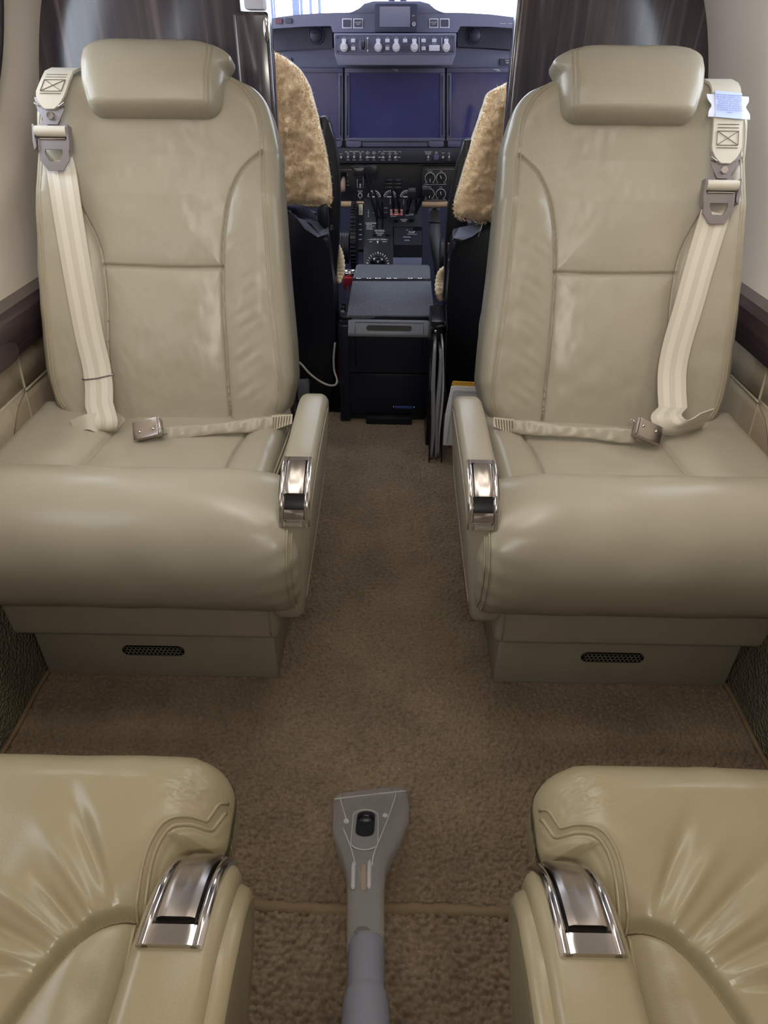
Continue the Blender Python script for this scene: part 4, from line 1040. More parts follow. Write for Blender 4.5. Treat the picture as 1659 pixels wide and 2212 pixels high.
    latch(m, 0.1225, 0.1690, [(0.2925, 0.434), (0.289, 0.443), (0.282, 0.4535), (0.274, 0.463), (0.264, 0.4715), (0.252, 0.478), (0.238, 0.4826), (0.224, 0.486), (0.206, 0.4885)], a, 0.855, 0.9, bar=0.86)
    return t, a
AL, _ = aft_seat(-1, 'creased tan leather aft seat at the bottom left, beside the suction wand')
AR, _ = aft_seat(1, 'creased tan leather aft seat at the bottom right, beside the suction wand')

# ================================================================== suction wand
def wand():
    t = thing('suction_wand', (-0.018, 0.60, 0.004), 'clear plastic upholstery suction nozzle on a grey tube, resting on the aisle carpet', 'cleaning tool')
    p0 = np.array([-0.02, 0.605, 0.034]); e1 = np.array([0.02, -0.335, 0.212]); e1 /= np.linalg.norm(e1)
    n = np.cross(np.array([1.0, 0, 0]), -e1); n /= np.linalg.norm(n)
    if n[2] < 0: n = -n
    wp = lambda px, py: at_plane(px, py, p0, n)
    frosted = mat('frosted_plastic', (222, 220, 219), 0.24, trans=0.78, ior=1.2, spec=0.5)
    frosted2 = mat('frosted_rib', (236, 234, 234), 0.18, trans=0.50, ior=1.3)
    def loft_px(name, secs, m, parent, k=40, exp=3.2):
        V = []
        for (xl, yl, xr, yr, th, off) in secs:
            a = wp(xl, yl); b = wp(xr, yr); c = (a+b)/2; w = (b-a)/2
            for j in range(k):
                an = 2*PI*j/k; ca, sa = math.cos(an), math.sin(an)
                V.append(c+w*math.copysign(abs(ca)**(2/exp), ca)+n*(off-th+th*math.copysign(abs(sa)**(2/exp), sa)))
        L = len(secs); F = [(i*k+j, i*k+(j+1) % k, (i+1)*k+(j+1) % k, (i+1)*k+j) for i in range(L-1) for j in range(k)]
        F += [tuple(range(k)), tuple(range((L-1)*k, L*k))]
        return mesh(name, V, F, m, parent, True, 40)
    hd = loft_px('nozzle', [(727, 1713, 872, 1697, .0050, 0), (720, 1722, 880, 1703, .0075, 0), (718.5, 1745, 884, 1728, .0095, 0), (718.5, 1782, 883, 1762, .0115, 0), (730, 1818, 866, 1800, .0135, 0.0), (741, 1848, 846, 1836, .0150, 0), (749, 1872, 833, 1866, .0165, 0), (750, 1900, 831, 1898, .018, 0), (750, 1960, 831, 1960, .0195, 0), (750, 2014, 831, 2014, .0205, 0)], frosted, t)
    L3 = lambda px, py, l=0.0006: wp(px, py)+n*l
    for P in ([(735, 1722), (738, 1738), (748, 1772)], [(856, 1712), (850, 1735), (830, 1790), (808, 1845), (804, 1870)], [(741, 1790), (757, 1830), (768, 1870)], [(722, 1727), (778, 1720), (878, 1709)]):
        V, F = sweep_tube([L3(*q) for q in spline([(a, b) for a, b in P], 16)], 0.0011, 8); mesh('moulded_rib', V, F, frosted2, hd)
    for c in ((748, 1774), (832, 1762)):
        B().sphere(L3(*c, 0.0), 0.0042, (1, 1, 0.6), 14).done('screw_boss', frosted2, hd)
    for x0, x1, y0, y1 in ((763, 770, 1862, 1922), (797, 806, 1858, 1920)):
        V, F = sweep_tube([L3(q[0], q[1]) for q in spline([((x0+x1)/2-3, y0), ((x0+x1)/2-3.5, (y0+y1)/2), ((x0+x1)/2-4, y1)], 12)], [0.0012, 0.0024, 0.003, 0.003, 0.003, 0.003, 0.003, 0.003, 0.003, 0.003, 0.003, 0.0012], 10); mesh('moulded_rib', V, F, frosted2, hd)
    def pill(name, cx0, cy0, cx1, cy1, wpx, lift, th, m, parent):
        a = L3(cx0, cy0, 0); b = L3(cx1, cy1, 0); d = b-a; d /= np.linalg.norm(d); s = np.cross(n, d); r = wpx
        O = [a+(-d*math.cos(q)+s*math.sin(q))*r for q in np.linspace(-PI/2, PI/2, 14)]+[b+(d*math.cos(q)-s*math.sin(q))*r for q in np.linspace(-PI/2, PI/2, 14)]
        k = len(O); V = [o+n*(lift+th) for o in O]+[o+n*lift for o in O]
        return mesh(name, V, [tuple(range(k)), tuple(range(k, 2*k))]+[(i, (i+1) % k, k+(i+1) % k, k+i) for i in range(k)], m, parent, True, 40), O
    _, O = pill('switch_collar', 790, 1764, 787, 1822, 0.0185, -0.001, 0.0022, frosted, hd)
    V, F = sweep_tube([o+n*0.0014 for o in O], 0.0009, 8, closed=True); mesh('collar_rim', V, F, frosted2, hd)
    sw, _ = pill('slide_switch', 791, 1766, 788, 1798, 0.0132, 0.0005, 0.0026, BLACK, hd)
    B().sphere(L3(790, 1775, 0.0032), 0.0115, (1, 0.85, 0.35), 18).done('thumb_button', mat('black_rubber', (18, 19, 24), 0.25), sw)
    amber = loft_px('filter_insert', [(783, 1862, 791, 1862, .004, -0.006), (778, 1878, 793, 1878, .005, -0.006), (779, 1900, 793, 1900, .005, -0.006), (782, 1915, 791, 1915, .004, -0.006)], mat('amber_plastic', (205, 165, 100), 0.5), hd, 16)
    ring = loft_px('dark_collar', [(766, 1999, 800, 1999, .018, -0.001), (766, 2006, 806, 2006, .018, -0.001)], BLACK, hd, 24)
    grey = mat('grey_tube_plastic', (138, 140, 150), 0.38)
    tb = loft_px('tube', [(753, 2009, 831, 2009, .0200, -0.0005), (752, 2014, 832, 2014, .0205, 0), (748, 2108, 833, 2108, .0212, 0), (747, 2112, 834, 2112, .0212, 0), (745, 2114, 835, 2114, .0216, 0.0002), (740, 2126, 842, 2124, .0235, 0.0008), (737, 2165, 844, 2165, .0240, 0.001), (728, 2260, 850, 2260, .0240, 0.001), (700, 2500, 870, 2500, .024, 0.001)], grey, t, 48, 2.2)
    return t
wand()

# ================================================================== cockpit
EMPTY_SHARE = {}
def prism_px(name, pts, y, depth, m, parent, bevel=0.0, smooth=False, origin=None):
    V, F = prism([(a, b) for a, b in pts], lambda a, b: at(a, b, y), (0, depth, 0))
    b = B().add(V, F)
    if bevel > 0:
        bmesh.ops.bevel(b.bm, geom=[e for e in b.bm.edges], offset=bevel, segments=2, profile=0.5, affect='EDGES', clamp_overlap=True)
    return b.done(name, m, parent, smooth, 35, origin)
def rect_px(x0, y0, x1, y1): return [(x0, y0), (x1, y0), (x1, y1), (x0, y1)]
def rrect_px(x0, y0, x1, y1, r, n=5):
    out = []
    for cx, cy, a0 in ((x1-r, y0+r, -PI/2), (x1-r, y1-r, 0), (x0+r, y1-r, PI/2), (x0+r, y0+r, PI)):
        for k in range(n): a = a0+PI/2*k/(n-1); out.append((cx+r*math.cos(a), cy+r*math.sin(a)))
    return out
ZUP = (0, 0, 1); XR = (1, 0, 0)
def text_px(px, py, y, words, size_px, parent, m=None, name='printed_words', lead=1.1, align='CENTER'):
    p = at(px, py, y); q = at(px, py+size_px, y); s = float(p[2]-q[2])*1.35
    return lettering(name, words, p, XR, ZUP, s, m or WHITE_INK, parent, lead, align, off=0.0006)

ip = thing('instrument_panel', (0, 2.62, 0.45), 'dark grey cockpit instrument panel with lighter upper band, ahead of the doorway', 'instrument panel')
# main face, recessed upper tier, coaming band with hump
prism_px('panel_face', [(520, 60), (1190, 60), (1190, 330), (520, 330)], 2.635, 0.05, PANEL_GREY, ip)
band = prism_px('coaming_band', [(555, 47), (600, 37), (640, 32), (690, 28.5), (750, 27), (960, 27), (1010, 28), (1060, 31), (1110, 37), (1165, 46), (1165, 64), (1125, 62), (1060, 57.5), (995, 56.5), (988, 70), (719, 70), (714, 56), (660, 57), (600, 61), (555, 65)], 2.50, 0.44, COAMING, ip)
prism_px('coaming_hump', [(752, 28), (776, 20), (786, 8), (806, 2.5), (908, 2.5), (928, 8), (938, 20), (962, 28)], 2.495, 0.16, COAMING, ip, 0.002)
for x0, x1, s in ((560, 718, -1), (988, 1165, 1)):
    pts = [(x0, 60), (x1, 60), (x1, 104 if s < 0 else 103), (x0, 112 if s < 0 else 108)]
    prism_px('upper_tier', pts if s < 0 else [(988, 60), (1165, 60), (1165, 112), (1060, 104), (988, 101)], 2.60, 0.035, PANEL_DARK, ip)
prism_px('lower_tier', [(560, 114), (640, 108), (718, 103), (988, 103), (1060, 107), (1165, 114), (1165, 146), (560, 146)], 2.612, 0.03, PANEL_GREY, ip, 0.001)
# eyeball vents
for px in (683, 1024):
    p = at(px, 76, 2.598)
    v = B().sphere(p, 0.022, (1, 0.55, 1), 22).done('air_vent', PANEL_DARK, ip)
    V, F = sweep_tube([p+np.array([0.023*math.cos(a), -0.002, 0.023*math.sin(a)]) for a in np.linspace(0, 2*PI, 28, endpoint=False)], 0.0022, 8, closed=True); mesh('vent_ring', V, F, PANEL_DARK, v)
    B().box(tuple(p+np.array([-0.010, -0.0155, 0.004])), tuple(p+np.array([0.004, -0.011, 0.006]))).done('vent_slot', BLACK_GAP, v)
# annunciator caps on the band
for i, (x0, x1, y0, y1, c) in enumerate(((596, 610, 40, 52, (120, 74, 84)), (617, 631, 39, 51, (78, 80, 92)), (739, 760, 40, 61, (70, 72, 90)), (763, 784, 40, 61, (70, 72, 90)), (927, 947, 40, 60, (70, 72, 90)), (950, 971, 40, 60, (70, 72, 90)))):
    big = i > 1
    b = B()
    A = [(x0, y0), (x1, y0), (x1, y1), (x0, y1)]; w = 2.0 if big else 1.2
    fr = prism_px('annunciator_frame', A, 2.4985, 0.004, mat('annunciator_frame_white', (232, 230, 244), 0.5) if big else PANEL_DARK, band)
    prism_px('annunciator_cap', [(x0+w, y0+w), (x1-w, y0+w), (x1-w, y1-w), (x0+w, y1-w)], 2.4955, 0.005, mat('annunciator_cap_%d' % min(i, 2), c, 0.35), band)
    if i in (3, 4): text_px((x0+x1)/2, (y0+y1)/2, 2.495, ['AUTO BRT', 'PUSH'], 2.6, band)
for px, w in ((1086, 'PUSH TO TEST'), (1105, 'MASTER WARN')):
    text_px(px, 51, 2.4995, [w], 1.8, band)
    
# standby display
sd = thing('standby_display', tuple(at(855, 55, 2.47)), 'small square standby display with a black screen at the top middle of the panel', 'display')
prism_px('case', rrect_px(809, 8, 902, 69, 4), 2.478, 0.05, PANEL_DARK, sd, 0.0012)
SCREEN = mat('dark_screen', (54, 56, 104), 0.12, spec=0.6, coat=0.3, var=(9, 0.12))  # screen blue is mostly lens flare put into the base colour
prism_px('screen', rect_px(820, 14, 886, 58), 2.4765, 0.003, mat('standby_screen_glass', (112, 114, 140), 0.12), sd)
p = at(894, 52, 2.4775); kn = B().cyl(p, p+np.array([0, -0.009, 0]), 0.0055, n=18).done('knob', mat('light_grey_knob', (190, 188, 200), 0.4), sd)
B().box(tuple(p+np.array([-0.001, -0.0105, -0.003])), tuple(p+np.array([0.001, -0.009, 0.004]))).done('knob_pointer', PANEL_DARK, kn)
text_px(893, 34, 2.4775, ['STBY'], 2.4, sd)

# mode control panel
mc = thing('mode_control_panel', tuple(at(854, 97, 2.44)), 'grey mode panel with a row of pale buttons and knobs below the standby display', 'control panel')
prism_px('housing', [(721, 72), (986, 72), (984, 118), (976, 141), (730, 141), (723, 118)], 2.46, 0.15, COAMING, mc, 0.002)
face = prism_px('face_plate', rrect_px(726, 78, 981, 113, 3), 2.457, 0.004, PANEL_GREY, mc, 0.0008)
V, F = sweep_tube([at(a, b, 2.4565) for a, b in rrect_px(723.5, 75.5, 983.5, 116, 4)], 0.0013, 6, closed=True); mesh('face_rim', V, F, COAMING, face)
BTN = mat('pale_button', (206, 206, 224), 0.5); KNOB = mat('pale_knob', (198, 196, 206), 0.42)
names = {743: 'FD', 763: 'VS', 817: 'FLC', 837: 'NAV', 856: 'HDG', 875: 'APPR', 895: 'ALT', 915: 'YD', 938: 'AP', 964: 'FD'}
for px in (743, 763, 817, 837, 856, 875, 895, 915, 938, 964):
    prism_px('button', rect_px(px-4.6, 83.5, px+4.6, 91.5), 2.4535, 0.004, BTN, face, 0.0006)
    text_px(px, 80.8, 2.4565, [names[px]], 1.9, face)
for px, w in ((763, 'VNAV'), (837, '1/2 BANK'), (915, 'CPL')):
    prism_px('button', rect_px(px-4.6, 100.5, px+4.6, 108.5), 2.4535, 0.004, BTN, face, 0.0006); text_px(px, 97.8, 2.4565, [w], 1.9, face)
for px in (743, 817, 856, 895, 964):
    p = at(px, 102, 2.456)
    k = B().cyl(p, p+np.array([0, -0.006, 0]), 0.0118, 0.0112, 22).cyl(p+np.array([0, -0.006, 0]), p+np.array([0, -0.013, 0.001]), 0.0085, 0.0075, 22).cyl(p+np.array([0, -0.001, 0.004]), p+np.array([0, -0.010, 0.008]), 0.0078, 0.0060, 18).done('knob', KNOB, face)
    B().sphere(p+np.array([0, -0.013, 0.0005]), 0.0055, (1, 0.5, 1), 14).done('knob_cap', KNOB, k) if False else None
p = at(784, 96, 2.456); B().cyl(p+np.array([-0.004, 0.004, 0]), p+np.array([0.004, 0.004, 0]), 0.0135, n=24).done('thumb_wheel', PANEL_DARK, face)
for s in (-1, 1):
    V, F = sweep_tube([at(784+s*(4+2.4*math.cos(a)), 96+11*math.sin(a), 2.4562) for a in np.linspace(-1.2, 1.2, 14)], 0.0006, 5); mesh('printed_arc', V, F, WHITE_INK, face, False)
V, F = sweep_tube([at(794, 84, 2.4562), at(794, 109, 2.4562)], 0.0006, 5); mesh('printed_line', V, F, WHITE_INK, face, False)
for py, d in ((84, -1), (108, 1)):
    mesh('printed_arrow', [at(792, py, 2.456), at(796, py, 2.456), at(794, py+d*4, 2.456)], [(0, 1, 2)], WHITE_INK, face, False)
text_px(794, 81, 2.4565, ['DOWN'], 1.9, face); text_px(794, 111.5, 2.4565, ['UP'], 1.8, face)
for px in (905.5, 954.5):
    V, F = sweep_tube([at(px, 81, 2.4562), at(px, 112, 2.4562)], 0.0007, 5); mesh('printed_line', V, F, WHITE_INK, face, False)
prism_px('disconnect_bar', rect_px(927, 97.5, 950, 110), 2.450, 0.008, BTN, face, 0.001)
text_px(938.5, 94.8, 2.4565, ['AP/YD DISC'], 1.8, face)
for a, b in ((729, 81), (978, 82), (729, 110.5), (978, 111)):
    p = at(a, b, 2.456); B().cyl(p, p+np.array([0, -0.0015, 0]), 0.0022, n=10).done('screw', PANEL_DARK, face)
# call-sign plate right of the mode panel
cs = prism_px('call_sign_plate', rect_px(1080, 127, 1165, 141), 2.608, 0.004, PANEL_DARK, ip)
text_px(1100, 130.5, 2.6075, ['RADIO CALL'], 2.6, ip); text_px(1100, 135.5, 2.6075, ['N30MY'], 3.8, ip)
for x0 in (606, 619):
    prism_px('breaker_cap', rrect_px(x0, 124, x0+10, 137, 2), 2.606, 0.005, PANEL_GREY, ip)

# three display units
def display(name_label, x0, x1):
    w = x1-x0
    t = thing('display_unit', tuple(at((x0+x1)/2, 232, 2.60)), name_label, 'display', 'large cockpit displays')
    P = rrect_px(x0, 146, x1, 306, 5)
    prism_px('case', P, 2.606, 0.027, PANEL_DARK, t, 0.001)
    for a, b, c, d in ((x0+1, 147, x1-1, 157.5), (x0+1, 298, x1-1, 305.5), (x0+1, 157.5, x0+11, 298), (x1-11, 157.5, x1-1, 298)):
        prism_px('bezel_bar', rect_px(a, b, c, d), 2.600, 0.007, PANEL_GREY, t, 0.0016)
    for s, xx in ((1, x0+6.5), (-1, x1-6.5)):
        V, F = sweep_tube([at(xx, 163, 2.5995), at(xx, 292, 2.5995)], 0.0018, 8); mesh('bezel_ridge', V, F, PANEL_DARK, t)
    prism_px('screen', rect_px(x0+11, 157.5, x1-11, 298), 2.6035, 0.004, SCREEN, t)
    for xa, xb in ((x0+3, x0+36), (x1-36, x1-3)):
        prism_px('latch_lug', rrect_px(xa, 303, xb, 318, 6), 2.600, 0.02, PANEL_GREY, t, 0.001)
        V, F = sweep_tube([at(xa+9, 319.6, 2.598), at(xb-6, 319.6, 2.598)], 0.0005, 5); mesh('printed_line', V, F, WHITE_INK, t, False)
    prism_px('lower_tray', rect_px(x0+36, 305, x1-36, 317), 2.606, 0.02, PANEL_GREY, t, 0.0008)
    text_px((x0+x1)/2, 150.0, 2.5995, ['Rockwell'], 2.7, t); text_px((x0+x1)/2+4, 152.8, 2.5995, ['Collins'], 2.7, t)
    return t
display('large display with a black screen, partly behind the left sheepskin seat', 527, 742)
display('large display with a black screen in the middle of the panel', 744, 962)
display('large display with a black screen, partly behind the right sheepskin seat', 964, 1181)

# switch strip under the displays
ss = thing('switch_strip', tuple(at(850, 337, 2.57)), 'narrow dark strip of toggle switches with white lettering under the displays', 'control panel')
sp = prism_px('strip_face', rect_px(640, 321, 1060, 352), 2.575, 0.05, STRIP_DARK, ss, 0.0012)
def toggle(px, py, y, parent, lean=(0, 1)):
    p = at(px, py, y); b = B().cyl(p, p+np.array([0, -0.003, 0]), 0.0036, n=12).cyl(p+np.array([0, -0.002, 0]), p+np.array([0.004*lean[0], -0.012, 0.005*lean[1]]), 0.0014, 0.0023, 10)
    return b.done('toggle_switch', mat('toggle_metal', (206, 206, 214), 0.3, 0.6), parent)
for px, top, bot, ln in ((724, ['ON', 'MAG'], 'NORM', (0, 1)), (737, ['SLEW'], '-', (0, 0)), (752, ['PFD 1', 'OFF'], 'NORM', (0, 1)), (765, ['MFD', 'OFF'], 'NORM', (0, 1)), (779, ['PFD 2', 'OFF'], 'NORM', (0, 1)), (794, ['AHS', 'SOURCE', 'PFD 1'], 'PFD 2', (-1, 0)), (808, ['ADC', 'SOURCE', 'PFD 1'], 'PFD 2', (-1, 0)), (827, ['PFD 1', 'TOUCH'], 'CURSOR', (1, 0)), (842, ['MFD', 'TOUCH'], 'NORM', (0, 1)), (855, ['PFD 2', 'TOUCH'], 'CURSOR', (-1, 0)), (925, ["PILOT'S STATIC", 'AIR SOURCE', 'ALTERNATE'], 'NORM', (0, 1)), (957, ['SLEW', '+'], '-', (0, 0)), (970, ['ON', 'MAG'], 'NORM', (0, 1))):
    toggle(px, 339.5, 2.5745, sp, ln)
    text_px(px, 331.5-1.2*(len(top)-2), 2.5745, top, 1.9, sp, lead=1.0); text_px(px, 345.5, 2.5745, [bot], 1.9, sp)
for a, b, w in ((746, 785, 'DISPLAY REVERSION'), (818, 866, 'DISPLAY CONTROL REVERT')):
    text_px((a+b)/2, 327.2, 2.5745, [w], 2.0, sp)
    for x in (a, b):
        V, F = sweep_tube([at(x, 329.5, 2.5742), at(x, 327.5, 2.5742), at(x+(5 if x == a else -5), 327.5, 2.5742)], 0.0005, 5); mesh('printed_line', V, F, WHITE_INK, sp, False)
for a, b in ((796, 804), (817, 824), (859, 865)):
    V, F = sweep_tube([at(a, 339.8, 2.5742), at(b, 339.8, 2.5742)], 0.0008, 5); mesh('printed_line', V, F, WHITE_INK, sp, False)
prism_px('push_cap', rect_px(937.5, 334.5, 947.5, 346), 2.572, 0.004, PANEL_GREY, sp, 0.0006); text_px(942.5, 330, 2.5745, ['EMER', 'FREQ'], 1.9, sp, lead=1.0)

# lower sub-panel with gear handle, gauges and climate knobs
lp_ = prism_px('lower_panel', rect_px(640, 352, 1040, 436), 2.615, 0.04, PED_BLACK, ip, 0.001)
V, F = sweep_tube([at(640, 441.5, 2.60), at(1020, 441.5, 2.60)], 0.0105, 16); tan = mesh('padded_roll', V, F, mat('tan_knee_roll', (192, 162, 130), 0.6), ip)
text_px(747, 366.5, 2.6145, ['LDG GEAR CONTROL'], 2.0, ip)
prism_px('gear_slot', rect_px(736.5, 372, 748, 385), 2.612, 0.004, BLACK_GAP, ip)
V, F = sweep_tube([at(742.5, 383, 2.61), at(741.5, 390, 2.60), at(740.5, 398, 2.592), at(740.3, 410, 2.590), at(740.3, 415, 2.590)], [0.004, 0.0075, 0.0095, 0.0095, 0.006], 14)
gh = mesh('gear_handle', V, F, mat('cream_handle', (172, 142, 128), 0.45), ip)
for px, py, w, sz in ((751, 378, ['U', 'P'], 2.2), (751, 392, ['D', 'N'], 2.2), (752.5, 400, ['RELAY'], 1.8)):
    text_px(px, py, 2.6145, w, sz, ip, lead=0.95)
V, F = sweep_tube([at(a, b, 2.6144) for a, b in ((758, 359), (812, 359), (812, 360), (765, 360))], 0.0005, 5); mesh('printed_line', V, F, WHITE_INK, ip, False)
pl = prism_px('hydraulic_plate', rect_px(771.5, 380, 785, 405.5), 2.613, 0.002, PED_BLACK, ip)
V, F = sweep_tube([at(a, b, 2.6125) for a, b in rect_px(772, 380.5, 784.5, 405)], 0.0006, 5, closed=True); mesh('printed_frame', V, F, WHITE_INK, ip, False)
toggle(778.3, 399, 2.6125, ip, (0, -1.6)); text_px(778.5, 385, 2.6125, ['HYD', 'FLUID'], 1.9, ip)
V, F = sweep_tube([at(778+4.2*math.cos(a), 422+4.6*math.sin(a), 2.614) for a in np.linspace(0, 2*PI, 24, endpoint=False)], 0.0011, 6, closed=True); mesh('test_button_ring', V, F, WHITE_INK, ip)
p = at(778, 422, 2.614); B().cyl(p, p+np.array([0, -0.004, 0]), 0.005, n=16).done('test_button', BLACK, ip)
text_px(778, 413.5, 2.6145, ['HYD FLUID', 'SENSOR'], 1.8, ip); text_px(778, 429.5, 2.6145, ['TEST'], 1.8, ip)
GAUGE = mat('gauge_face', (204, 206, 212), 0.35, var=(220, 0.5))
for px in (808, 843, 878):
    c = at(px, 429, 2.611)
    pts = [c+np.array([0.026*math.cos(a), 0, 0.030*math.sin(a)]) for a in np.linspace(0, PI, 24)]
    g = mesh('gauge', pts+[q+np.array([0, 0.004, 0]) for q in pts], [tuple(range(24)), tuple(range(24, 48))]+[(i, (i+1) % 24, 24+(i+1) % 24, 24+i) for i in range(24)], PED_BLACK, ip, False)
    V, F = sweep_tube([c+np.array([0.0235*math.cos(a), -0.0008, 0.0265*math.sin(a)]) for a in np.linspace(0.25, PI-0.25, 20)], 0.0012, 6); mesh('gauge_scale', V, F, WHITE_INK, g, False)
    b = B()
    for a in np.linspace(0.3, PI-0.3, 9): b.tube([c+np.array([0.0155*math.cos(a), -0.0008, 0.018*math.sin(a)]), c+np.array([0.0225*math.cos(a), -0.0008, 0.0255*math.sin(a)])], 0.0009, 5)
    b.box(tuple(c+np.array([-0.012, -0.001, 0.004])), tuple(c+np.array([0.004, 0, 0.008])))
    b.done('gauge_ticks', WHITE_INK, g, False)
cl = thing('climate_panel', tuple(at(945, 398, 2.59)), 'small black panel with four round selector knobs right of the levers', 'control panel')
cf = prism_px('face', rrect_px(911.5, 359, 1010, 435, 2), 2.598, 0.02, PED_BLACK, cl, 0.0008)
for px, py, a, w in ((929, 384.5, -PI/2, 'BLOWER'), (953, 384.5, 2.05, 'TEMP'), (927.5, 419, -PI/2, 'MODE'), (952, 419.5, 1.75, 'TEMP')):
    c = at(px, py, 2.5975); R_ = 0.0172
    V, F = sweep_tube([c+np.array([R_*math.cos(q), 0, R_*math.sin(q)]) for q in np.linspace(-PI/2+0.55, 1.5*PI-0.55, 30)], 0.0010, 6); mesh('printed_arc', V, F, WHITE_INK, cf, False)
    k = B().cyl(c, c+np.array([0, -0.011, 0]), 0.0125, 0.0112, 24)
    k = k.done('selector_knob', BLACK, cf)
    d = np.array([math.cos(a), 0, math.sin(a)])
    V, F = sweep_tube([c+np.array([0, -0.0115, 0]), c+np.array([0, -0.0115, 0])+d*0.011], 0.0012, 6); mesh('knob_pointer', V, F, WHITE_INK, k, False)
    text_px(px, py-15, 2.5975, [w], 2.2, cf); text_px(px-9, py+11, 2.5975, ['AUTO'], 1.7, cf); text_px(px+8, py+11, 2.5975, ['MAN'], 1.7, cf)
for a, b, c_, d in ((919, 365.5, 962, 365.5), (916, 398.5, 964, 398.5), (917, 432.5, 965, 432.5)):
    V, F = sweep_tube([at(a, b, 2.5973), at(c_, d, 2.5973)], 0.0005, 5); mesh('printed_line', V, F, WHITE_INK, cf, False)
text_px(972, 365.5, 2.5975, ['ENVIRONMENTAL'], 2.0, cf)

# throttle quadrant: a sloping black pedestal
PB = at(850, 572, 2.43); PT_ = at(850, 428, 2.60)
ps = PT_-PB; ps[0] = 0; PN = np.cross(np.array([1.0, 0, 0]), ps); PN /= np.linalg.norm(PN)
if PN[1] > 0: PN = -PN
PUP = ps/np.linalg.norm(ps)
def pd(px, py, l=0.0): return at_plane(px, py, PB, PN)+PN*l
tq = thing('throttle_quadrant', (0, 2.50, 0.0), 'black centre pedestal with engine levers, trim knob and white markings', 'control pedestal')
def slab_px(name, pts, lift, th, m, parent, bevel=0.0):
    V, F = prism(pts, lambda a, b: pd(a, b, lift), tuple(-PN*th)); b = B().add(V, F)
    if bevel: bmesh.ops.bevel(b.bm, geom=b.bm.edges[:], offset=bevel, segments=2, profile=0.5, affect='EDGES', clamp_overlap=True)
    return b.done(name, m, parent, False)
slab_px('pedestal_top', [(785.5, 428), (912, 428), (912, 500), (912.5, 590), (785.5, 590)], 0, 0.03, PED_BLACK, tq, 0.0015)
V = [pd(786, 428), pd(912, 428), pd(912, 590), pd(786, 590)]; lo = [np.array([v[0], v[1]+0.02, -0.01]) for v in V]; up = [v-PN*0.02 for v in V]
mesh('pedestal_body', up+lo, [(0, 1, 2, 3), (4, 5, 6, 7), (0, 1, 5, 4), (1, 2, 6, 5), (2, 3, 7, 6), (3, 0, 4, 7)], BLACK, tq, False)
slab_px('flap_recess', [(849, 490), (912, 490), (912, 585), (849, 585)], 0.0006, 0.002, BLACK_GAP, tq)
slab_px('flap_quadrant', [(851, 492), (892, 492), (892, 499), (911, 499), (911, 530), (851, 530)], 0.002, 0.002, PED_BLACK, tq)
slab_px('annunciator_strip', [(846, 557), (911, 557), (911, 575), (846, 575)], 0.003, 0.004, PANEL_GREY, tq, 0.001)
slab_px('divider', [(845.5, 490), (849, 490), (849, 572), (845.5, 572)], 0.004, 0.006, BLACK, tq, 0.001)
def slot(x, y0, y1, w): slab_px('lever_slot', [(x-w, y0), (x+w, y0), (x+w, y1), (x-w, y1)], 0.0008, 0.001, BLACK_GAP, tq)
for x in (814, 826): slot(x, 437, 494, 2.0)
for x in (850, 862.5): slot(x, 436, 465, 2.2)
for x in (881, 899): slot(x, 432, 462, 2.4)
# hatched red gate
gate = slab_px('feather_gate', [(842.5, 452), (870.5, 452), (870.5, 466), (842.5, 466)], 0.0015, 0.001, mat('red_marking', (176, 70, 66), 0.6), tq)
for yy in (454, 458.3, 462.6):
    for a, b in ((843.5, 847.5), (852.5, 860), (865.5, 869.5)): slab_px('white_bar', [(a, yy), (b, yy), (b, yy+2.0), (a, yy+2.0)], 0.0022, 0.0006, WHITE_INK, gate)
def lever(name, base, tip_px, tip_y, w, handle, parent, twist=0):
    a = pd(*base); b = at(*tip_px, tip_y); mid = (a+b)/2+np.array([0, -0.006, 0.004])
    P = spline([a, mid, b], 12); W = np.zeros_like(P); W[:, 0] = 0.0034; W[:, 2] = 0.0006
    V, F = ribbon(P, W, 0.012); lv = mesh(name, V, F, mat('lever_black_metal', (44, 45, 52), 0.25, 0.3), parent, True, 40)
    return lv
LEVER_GRIP = mat('lever_grip', (30, 31, 37), 0.3)
l1 = lever('power_lever', (814, 470), (786, 372), 2.50, 1, None, tq); prism_px('grip', rrect_px(763, 359, 788, 381, 4), 2.488, 0.03, LEVER_GRIP, l1, 0.003, True)
l2 = lever('power_lever', (826, 470), (795, 372), 2.50, 1, None, tq); prism_px('grip', rrect_px(792, 358, 815.5, 380, 3), 2.488, 0.03, LEVER_GRIP, l2, 0.003, True)
prism_px('grip_button', rrect_px(770, 380, 784, 387, 3), 2.492, 0.02, LEVER_GRIP, l1, 0.002, True)
text_px(775.5, 366, 2.4872, ['MAX GO-AROUND', 'GO AROUND'], 1.9, l1)
for x0, x1, base in ((832, 849, (850, 458)), (851, 868, (862.5, 458))):
    lv = lever('propeller_lever', base, ((x0+x1)/2+ (5 if x0 < 850 else -5), 402), 2.52, 1, None, tq)
    for k in range(3): prism_px('grip', rrect_px(x0, 387+8*k, x1, 394.3+8*k, 2), 2.508-0.002*k, 0.022, LEVER_GRIP, lv, 0.0018, True)
for (x0, y0, x1, y1), base in (((881.5, 407, 898.5, 431), (881, 455)), ((912, 402, 928.5, 424), (899, 455))):
    lv = lever('condition_lever', base, ((x0+x1)/2, (y0+y1)/2), 2.50, 1, None, tq)
    prism_px('grip', rrect_px(x0, y0, x1, y1, 3), 2.488, 0.03, LEVER_GRIP, lv, 0.003, True)
    prism_px('grip_cap', rrect_px(x0+0.6, y0, x1-0.6, y0+8, 2), 2.486, 0.01, mat('grip_cap_grey', (84, 86, 96), 0.2), lv, 0.001, True)
for px, py in ((855, 476), (889, 475)):
    c = pd(px, py, 0.002); B().cyl(c, c+PN*0.010, 0.0092, 0.0075, 18).done('friction_knob', BLACK, tq)
